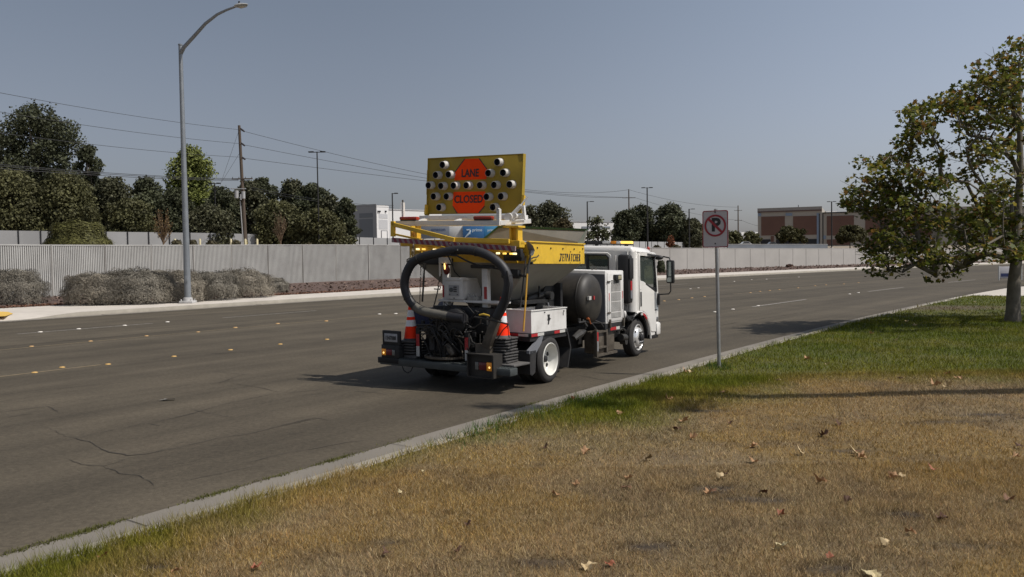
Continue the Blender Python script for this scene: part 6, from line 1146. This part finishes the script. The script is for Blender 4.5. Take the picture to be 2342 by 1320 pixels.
c_ = S(1305, 668, n=.30); bb('reflective_tape', [((c_[0]-.04, .296, c_[2]-.06), (c_[0]+.05, .30, c_[2]+.10))], M_tapr); bb('reflective_tape', [((c_[0]-.04, .296, c_[2]-.22), (c_[0]+.05, .30, c_[2]-.06))], M_tapw)
P_('hydraulic_pump', M_blk, lambda b: (b.tube([(.3, .5, 1.30), (.5, .4, 1.36), (.75, .35, 1.38)], [.05, .06, .05], 10), b.cyl((.62, .3, 1.36), (.62, .2, 1.36), .07, 14), b.cyl((.45, .35, 1.34), (.45, .35, 1.52), .018, 8), b.box((-.3, .25, 1.25), (.6, .6, 1.30))))
P_('white_rail', M_mg, lambda b: (b.beam((.8, .4, 1.3), (.9, .4, 1.05), .03, .03, up=(1, 0, 0))), sm=0)
EN = P_('engine_enclosure', M_wht, lambda b: b.box((2.335, .0, .80), (3.19, 1.75, 1.765), .022)); P_('rear_panel', M_mg, lambda b: (b.box((2.328, .012, .83), (2.334, 1.72, 1.70)), b.box((2.31, .20, 1.0), (2.328, .23, 1.45)), b.box((2.31, .23, 1.43), (2.328, .34, 1.45)), b.box((2.31, .23, 1.0), (2.328, .34, 1.02))), EN, 0)
P_('enclosure_door', M_wht, lambda b: (b.box((2.40, -.012, .84), (3.12, .0, 1.72), .004)), EN); 
def louv(b):
    for i in range(36):
        z = .90+i*.0195
        if i in (5, 15, 24): continue
        b.box((2.56, -.0165, z), (3.0, -.0125, z+.0085))
P_('louvre', mat('louvre_dark', (.03, .03, .032), .7), louv, EN, 0)
def louv2(b):
    for i in range(36):
        z = .90+i*.0195+.009; b.hexa([(2.56,-.013,z),(3.0,-.013,z),(3.0,-.011,z),(2.56,-.011,z),(2.56,-.024,z+.004),(3.0,-.024,z+.004),(3.0,-.011,z+.010),(2.56,-.011,z+.010)])
P_('louvre_blade', M_wht, louv2, EN, 0)
for u_, z0, z1, z2 in ((2.45, 1.05, 1.22, 1.34), (3.08, 1.08, 1.24, 1.36)): bb('reflective_tape', [((u_, -.015, z1), (u_+.03, -.0125, z2+.02))], M_tapr, EN); bb('reflective_tape', [((u_, -.015, z0-.04), (u_+.03, -.0125, z1))], mat('tape_dull', (.25,.25,.25), .5), EN)
P_('door_latch', M_dst, lambda b: [b.box((2.38, -.03, z), (2.50, -.012, z+.03), .004) or b.cyl((2.50, -.03, z+.015), (2.50, -.012, z+.015), .02, 8) for z in (.985, 1.55)]+[b.beam((u, -.02, .72), (u, -.02, .88), .04, .04, up=(1, 0, 0)) for u in (2.47, 3.1)], EN)
P_('work_light', M_blk, lambda b: (b.box((2.66, -.07, 1.59), (2.94, .0, 1.69), .01), b.box((2.76, -.03, 1.54), (2.84, -.012, 1.6))), EN); P_('work_light_lens', mat('lens_beige', (.33, .30, .20), .2), lambda b: b.box((2.76, -.076, 1.605), (2.92, -.07, 1.675), .003), EN)
P_('lifting_eye', M_dst, lambda b: [b.tube([(u, n, 1.765), (u, n, 1.79), (u+.05, n, 1.79), (u+.05, n, 1.765)], .007, 6) for u, n in ((2.4, .3), (2.4, .7), (3.0, .5))], EN)
bb('enclosure_base', [((2.33, .01, .64), (3.17, 1.6, .80))], M_blk, bev=.01); bb('reflective_tape', [((2.55, .004, .67), (2.82, .01, .725))], M_tapr); bb('reflective_tape', [((2.82, .004, .67), (2.98, .01, .725))], M_tapw)
FT = P_('fuel_tank', mat('tank_alloy', (.12, .10, .078), .5, metal=.4, var=.4, scale=10, dirt=.8, dcol=(.04,.035,.03)), lambda b: b.box((2.02, .05, .28), (2.85, .30, .67), .03)); P_('step_frame', M_dst, lambda b: (b.box((1.93, .0, .27), (2.0, .06, .72), .006), b.box((2.36, .0, .27), (2.42, .06, .70), .006), b.box((2.0, .0, .38), (2.36, .12, .41)), b.box((2.0, .0, .66), (2.36, .12, .69)), b.box((1.93, .0, .24), (2.85, .08, .28))), FT, 0)
bb('reflective_tape', [((1.94, -.004, .52), (1.99, .0, .68))], M_tapr, FT); bb('reflective_tape', [((1.94, -.004, .34), (1.99, .0, .52))], mat('tape_dull', (.25,.25,.25), .5), FT)
for k in (0, 1): pipe('hose_loop', M_rub, [(1.35+.35*k, .08, .88), (1.6+.35*k, .06, .89), (1.85+.35*k, .05, .83), (2.02+.35*k, .05, .72), (2.06+.33*k, .05, .55), (2.05+.33*k, .06, .38)], .016)
P_('burner', M_pip, lambda b: (b.cyl((1.55, .1, .92), (1.62, .05, .80), .025, 8), b.cyl((1.42, .1, .95), (1.42, .1, .88), .03, 8), b.tube([(1.2, .1, .62), (1.35, .05, .70), (1.6, .08, .72)], [.05, .07, .03], 8))); P_('copper_fitting', mat('copper', (.55, .16, .05), .35, metal=.6), lambda b: (b.cyl((1.60, .03, .95), (1.66, .03, .93), .022, 8), b.cyl((1.68, .03, .92), (1.72, .02, .84), .012, 8)))
P_('exhaust_canister', mat('alloy', (.30, .30, .28), .35, metal=.7, var=.2, scale=6), lambda b: (b.cyl((3.28, .15, .62), (3.36, .15, .86), .075, 16), b.cyl((3.40, .10, .68), (3.44, .10, .90), .02, 8))); P_('compressor', M_pip, lambda b: (b.box((2.95, .1, .5), (3.25, .5, .68), .03), b.cyl((3.12, .05, .5), (3.35, .05, .48), .07, 12), b.tube([(2.95, .05, .62), (3.1, .0, .68), (3.3, .03, .62)], .02, 8), b.cyl((3.3, .0, .42), (3.3, .12, .42), .07, 12)))
# ---- cab
c0 = .56
arch = [(4.0+c0*math.cos(R(a)), .372+c0*math.sin(R(a))) for a in range(112, 2, -8)]
prof = [(3.86, .92)]+arch+[(4.68, .43), (5.03, .46), (5.05, 1.28), (4.93, 2.06), (4.86, 2.12), (3.86, 2.14)]
win = [(4.01, 2.065), (4.80, 2.05), (4.845, 2.02), (4.925, 1.36), (4.90, 1.315), (4.80, 1.34), (4.56, 1.405), (4.34, 1.475), (4.18, 1.525), (4.02, 1.545), (3.995, 1.57), (3.992, 2.04)]
CAB = plate('cab_body', prof, [win], .03, M_cab, TR, lambda a, b_, h: (a, .02+h, b_), lean, bev=.004)
plate('left_side', prof, [win], .03, M_cab, CAB, lambda a, b_, h: (a, 1.98+h, b_), lean)
dprof = [(3.975, 2.10), (3.972, .975), (4.20, .95), (4.38, .86), (4.52, .70), (4.60, .52), (4.86, .50), (4.90, 1.10), (4.955, 1.30), (4.87, 2.06), (4.80, 2.10)]
win2 = [(a+(.012 if a < 4.4 else -.012), b_+(.01 if b_ < 1.7 else -.01)) for a, b_ in win]
DO = plate('door', dprof, [win2], .012, M_cab, TR, lambda a, b_, h: (a, -.004+h, b_), lean, bev=.003)
P_('door_window', M_glass, lambda b: b.prism(win2, .010, .014, sideY), DO, 0); P_('window_seal', M_blk, lambda b: b.prism([(4.76, 2.06), (4.84, 2.04), (4.945, 1.33), (4.90, 1.30), (4.56, 1.40), (4.30, 1.48), (4.30, 1.50), (4.60, 1.425), (4.80, 1.40), (4.86, 1.42), (4.84, 1.7)], -.016, -.009, sideY), DO, 0)
P_('door_handle', M_blk, lambda b: (b.box((4.0, -.026, 1.05), (4.06, -.008, 1.34), .01), b.cyl((4.03, -.008, 1.38), (4.03, -.014, 1.38), .012, 8)), DO)
P_('door_seam', M_sk, lambda b: (b.tube([(3.967, -.0, 2.10), (3.963, -.0, .975), (4.20, -.0, .94)], .0035, 4), b.tube([(4.905, 0, 1.1), (4.962, 0, 1.30)], .0035, 4)), DO, 0)
for n_ in (1.96,): P_('left_window', M_glass, lambda b: b.prism(win, n_, n_+.006, sideY), CAB, 0)
P_('roof', M_cab, lambda b: b.hexa([(3.80, .03, 2.08), (4.90, .03, 2.06), (4.90, 1.97, 2.06), (3.80, 1.97, 2.08), (3.83, .10, 2.235), (4.78, .10, 2.20), (4.78, 1.90, 2.20), (3.83, 1.90, 2.235)], .045), CAB, 50); P_('drip_rail', M_cab, lambda b: b.tube([(3.88, .005, 2.12), (4.6, .005, 2.115), (4.86, .01, 2.10), (4.93, .012, 2.04)], .016, 8), CAB)
rw = [(n, z) for n, z in [(.60, 1.70), (1.42, 1.70), (1.47, 1.75), (1.47, 2.0), (1.42, 2.05), (.60, 2.05), (.55, 2.0), (.55, 1.75)]]
RWL = plate('rear_wall', [(.14, .95), (1.86, .95), (1.86, 2.12), (.14, 2.12)], [rw], .02, M_cab, TR, lambda a, b_, h: (3.76+h, a, b_), lean)
[P_('corner_panel', M_cab, lambda b: b.faces([(3.88-.125*math.sin(t), (.13-.125*math.cos(t)) if s_ < 0 else (1.87+.125*math.cos(t)), z) for z in (.95, 2.12) for t in np.linspace(0, math.pi/2, 9)], [(i, i+1, 10+i, 9+i) for i in range(8)]), RWL, 60) for s_ in (-1, 1)]
P_('wall_rib', M_cab, lambda b: (b.tube([(3.75, .40, 1.2), (3.75, .40, 2.05)], .03, 8), b.tube([(3.75, .50, 1.70), (3.75, .50, 2.04), (3.75, .56, 2.09), (3.75, 1.46, 2.09), (3.75, 1.52, 2.04), (3.75, 1.52, 1.7)], .016, 8)), RWL, 60)
P_('rear_window', M_glass, lambda b: b.prism(rw, 3.765, 3.771, lambda a, c, h: (h, a, c)), RWL, 0); P_('window_seal', M_blk, lambda b: b.tube([(3.748, n, z) for n, z in rw+rw[:1]], .016, 6), RWL); P_('window_bar', M_blk, lambda b: b.box((3.742, .98, 1.70), (3.752, 1.03, 2.05)), RWL, 0)
P_('windshield', M_glass, lambda b: b.hexa([(5.03, .08, 1.28), (5.04, .08, 1.28), (5.04, 1.92, 1.28), (5.03, 1.92, 1.28), (4.90, .08, 2.08), (4.91, .08, 2.08), (4.91, 1.92, 2.08), (4.90, 1.92, 2.08)]), CAB, 0)
P_('front_panel', M_cab, lambda b: (b.box((4.93, .01, .50), (5.06, 1.99, 1.27), .04), b.beam((5.04, .03, 1.25), (4.90, .03, 2.1), .06, .06, .01), b.beam((5.04, 1.97, 1.25), (4.90, 1.97, 2.1), .06, .06, .01)), CAB)
P_('cab_floor', M_intr, lambda b: (b.box((3.8, .05, .92), (4.95, 1.95, 1.02)), b.box((4.72, .06, 1.02), (4.98, 1.94, 1.34), .04)), CAB, 0)
P_('seat', M_intr, lambda b: [(b.box((4.0, n, 1.02), (4.45, n+.5, 1.22), .05), b.box((3.95, n+.03, 1.2), (4.08, n+.47, 1.72), .05), b.box((3.98, n+.14, 1.74), (4.06, n+.36, 1.92), .03)) for n in (1.25, .65)][0], CAB)
P_('steering_wheel', M_intr, lambda b: (b.tube([(4.62+.07*math.sin(t)*.6, 1.45+.21*math.cos(t), 1.42+.17*math.sin(t)) for t in np.linspace(0, 2*math.pi, 25)], .014, 6), b.tube([(4.62, 1.45, 1.42), (4.8, 1.45, 1.28)], .02, 6), b.tube([(4.60, 1.25, 1.42), (4.62, 1.65, 1.42)], .012, 6)), CAB)
P_('wheel_arch', M_blk, lambda b: (b.prism([(4.0+.55*math.cos(R(a)), .372+.55*math.sin(R(a))) for a in range(130, 2, -8)]+[(4.0+.50*math.cos(R(a)), .372+.50*math.sin(R(a))) for a in range(2, 131, 8)], .035, .60, sideY), b.box((3.6, .5, .4), (4.6, .55, .95))), CAB, 50)
P_('fender_lip', M_cab, lambda b: b.tube([(4.0+.575*math.cos(R(a)), .0, .372+.575*math.sin(R(a))) for a in range(108, -2, -6)], .02, 8), CAB); bb('reflective_tape', [((4.02, -.022, .875), (4.12, -.004, .915))], M_tapw, CAB)
P_('reflective_tape', M_tapr, lambda b: b.prism([(4.12, .915), (4.12, .875), (4.22, .84), (4.32, .77), (4.35, .80), (4.24, .885)], -.026, -.006, sideY), CAB, 0)
P_('front_bumper', M_cab, lambda b: b.box((4.88, -.03, .42), (5.12, 2.03, .68), .04)); P_('bumper_lower', M_blk, lambda b: (b.box((4.60, .0, .36), (5.02, 1.95, .44), .01), b.box((4.84, -.01, .44), (4.90, .1, .66))))
P_('headlamp', mat('headlamp', (.22, .22, .22), .15, metal=.4), lambda b: (b.box((4.92, -.008, .69), (5.03, .2, .80), .02), b.cyl((4.95, -.01, .745), (4.95, -.016, .745), .03, 12)), CAB)
P_('side_badge', M_blk, lambda b: b.box((4.80, -.014, .93), (4.94, -.0105, .955)), DO, 0); P_('corner_sheen', mat('sheen_grey', (.30, .33, .35), .35), lambda b: b.prism([(4.905, 1.28), (5.045, 1.28), (5.04, .9), (4.93, .95), (4.90, 1.05)], -.0, .01, sideY), CAB, 0)  # grey sheen and shading of the cab's front corner, put in as colour
P_('visor', M_blk, lambda b: b.hexa([(4.40, -.03, 2.075), (4.98, -.05, 2.02), (4.98, .0, 2.02), (4.40, .0, 2.075), (4.40, -.02, 2.10), (4.98, -.04, 2.07), (4.98, .0, 2.07), (4.40, .0, 2.10)]), CAB, 0)
MR = P_('mirror', M_blk, lambda b: (b.box((4.86, -.40, 1.50), (4.96, -.235, 1.97), .03), b.tube([(4.95, .0, 2.02), (4.97, -.16, 2.04), (4.94, -.28, 2.02), (4.91, -.32, 1.96)], .014, 8), b.tube([(4.91, -.32, 1.5), (4.91, -.32, 1.34), (4.93, -.27, 1.28), (4.98, -.06, 1.26), (5.0, .0, 1.24)], .014, 8), b.box((4.97, -.04, 1.04), (5.06, .01, 1.28), .01), b.ell((4.96, -.05, 2.02), (.07, .10, .05))))
P_('mirror_glass', mat('mirror_glass', (.22, .25, .25), .06, metal=.9), lambda b: (b.box((4.852, -.375, 1.64), (4.858, -.26, 1.94), .0), b.box((4.852, -.375, 1.53), (4.858, -.26, 1.62), .0)), MR, 0)
P_('snorkel', M_blk, lambda b: (b.box((3.50, .02, 1.12), (3.74, .27, 2.07), .06), b.box((3.52, .0, 1.6), (3.70, .03, 2.0), .01))); bb('reflective_tape', [((3.56, .008, 1.38), (3.64, .016, 1.56))], M_tapr); bb('reflective_tape', [((3.56, .008, 1.22), (3.64, .016, 1.38))], M_mg)
P_('cab_support', M_blk, lambda b: (b.box((3.45, .3, .9), (3.75, 1.7, 1.0)), b.tube([(3.45, .2, 1.1), (3.5, .12, .9), (3.62, .1, .8)], .05, 8), b.box((3.35, .1, .86), (3.6, .4, 1.1), .03)))
P_('reservoir', M_wht, lambda b: b.ell((3.42, .08, .92), (.035, .03, .07)))
LBAR = P_('light_bar', M_blk, lambda b: (b.box((4.08, .20, 2.26), (4.20, 1.85, 2.285), .004), [b.box((4.1, n, 2.20), (4.18, n+.05, 2.26)) for n in (.3, .95, 1.6)]), sm=0)
for n0, n1, m in [(.20, .42, M_markery), (.42, .52, mat('bar_white', (.6,.6,.58), .3)), (.52, .64, M_amb), (.64, .82, mat('bar_white', (.6,.6,.58), .3)), (.82, 1.85, M_blk)]: bb('light_segment', [((4.07, n0+.004, 2.285), (4.21, n1-.004, 2.335))], m, LBAR, bev=.008)
for u, n in ((4.82, .12), (4.5, .9)): P_('roof_marker', mat('red_marker', (.35, .03, .02), .3), lambda b: b.ell((u, n, 2.20), (.035, .03, .04)), CAB)
# ================================================================ THINGS CARRIED BY THE TRUCK
M_co = mat('cone_orange', (.95, .040, .008), .6, var=.06, spec=.15); M_cw = mat('cone_white', (.74, .74, .76), .35, var=.05); 
cone_me = None
def conestack(u, n, z0, count, side):
    global cone_me
    for k in range(count):
        p = TW(u+random.uniform(-.008, .008), n+random.uniform(-.008, .008), z0+.0435*k); top_ = k == count-1
        r_ = thing('traffic_cone', (f'topmost orange traffic cone with white bands, {side} stack behind the truck' if top_ else f'nested cone, its black base {ORD[count-2-k]} below the top cone of the {side} stack'), 'cone', tuple(p), TROT+random.uniform(-.13, .13), f'traffic cones of the {side} stack')
        if cone_me is None:
            b = MB(); b.box((-.175, -.175, 0), (.175, .175, .028), .011); o = b.build('cone_base', mat('cone_rubber', (.055, .052, .05), .7, var=.2, scale=12), r_, smooth=40); b = MB(); rad = lambda h: .124-.098*h/.62
            for h0, h1, mi in [(.03, .25, 0), (.25, .35, 1), (.35, .40, 0), (.40, .51, 1), (.51, .63, 0)]: b.mi = mi; b.lathe([(rad(h0), h0), (rad(h1), h1)], (0, 0, 0), seg=24)
            b.mi = 0; b.lathe([(rad(.63), .63), (rad(.63)-.006, .632), (.001, .60)], (0, 0, 0), seg=24); b.mi = 2; b.lathe([(.145, .027), (.125, .036), (rad(.04)+.002, .055), (rad(.06), .06)], (0, 0, 0), seg=24); o2 = b.build('cone_body', [M_co, M_cw, MT['cone_rubber']], r_, smooth=60); cone_me = (o.data, o2.data)
        else:
            for nm, me in (('cone_base', cone_me[0]), ('cone_body', cone_me[1])): o = bpy.data.objects.new(nm, me); C.objects.link(o); o.parent = r_
conestack(-.80, .33, .40, 9, 'right'); conestack(-.88, 1.97, .345, 7, 'left')
p0 = TW(-.6, -.05, 1.0); SH_ = thing('shovel', 'shovel with yellow handle and grey blade standing upside down at the truck rear corner', 'shovel', tuple(p0), TROT)
sh = lambda px, py: tuple(np.array(lean(*S(px, py, n=-.05)))-np.array(lean(-.6, -.05, 1.0)))
b = MB(); b.tube([sh(1206, 626), sh(1202, 690), sh(1197, 758)], .014, 8); b.build('handle', mat('fibreglass_yellow', (.50, .27, .03), .45, var=.1), SH_)
b = MB(); b.tube([sh(1213, 584), sh(1212, 594), sh(1208, 610), sh(1206, 626)], [.018, .018, .017, .016], 8); b.build('socket', M_blk, SH_)
def blade(b):
    q = [sh(1204, 553), sh(1210, 562), sh(1214, 573), sh(1213, 585)]; vs = []
    for i, w_ in enumerate((.02, .05, .055, .03)): 
        for k in (-1, 0, 1): vs.append((q[i][0]+.02*abs(k), q[i][1]+k*w_, q[i][2]))
    vs += [(x+.008, y, z) for x, y, z in vs]; fs = [(3*i+k, 3*i+k+1, 3*i+4+k, 3*i+3+k) for i in range(3) for k in range(2)]; fs += [tuple(12+j for j in f)[::-1] for f in fs]; b.faces(vs, fs)
b = MB(); blade(b); b.build('blade', mat('blade_grey', (.34, .33, .31), .4, metal=.5), SH_)
p0 = TW(-.5, -.02, 1.9); hk = thing('rake', 'dark thin handled tool leaning beside the yellow shovel on the truck', 'rake', tuple(p0), TROT); rk = lambda px, py: tuple(np.array(lean(*S(px, py, n=.02)))-np.array(lean(-.5, -.02, 1.9)))
b = MB(); b.tube([rk(1203, 585), rk(1197, 640), rk(1190, 705)], .011, 8); b.build('handle', M_rub, hk); b = MB(); b.tube([sh(1213, 594), sh(1220, 589), sh(1228, 588), sh(1232, 584)], .010, 6); o = b.build('hook', M_blk, SH_); b = MB(); b.box((-.02, -.03, -.02), (.02, .03, .02), .005); b.build('head', M_blk, hk)
p0 = TW(-.22, .30, 1.06); b = MB(); b.tube([(-.12, .0, 0), (-.05, .03, .04), (.04, -.03, .05), (.12, .02, .01)], [.035, .06, .055, .03], 10); tag(b.build('red_rag', mat('rag_red', (.45, .025, .02), .8, bump=.6, bscale=8), loc=tuple(p0)), 'crumpled red cloth lying in the open white tool bin', 'cloth').rotation_euler = (0, 0, TROT)
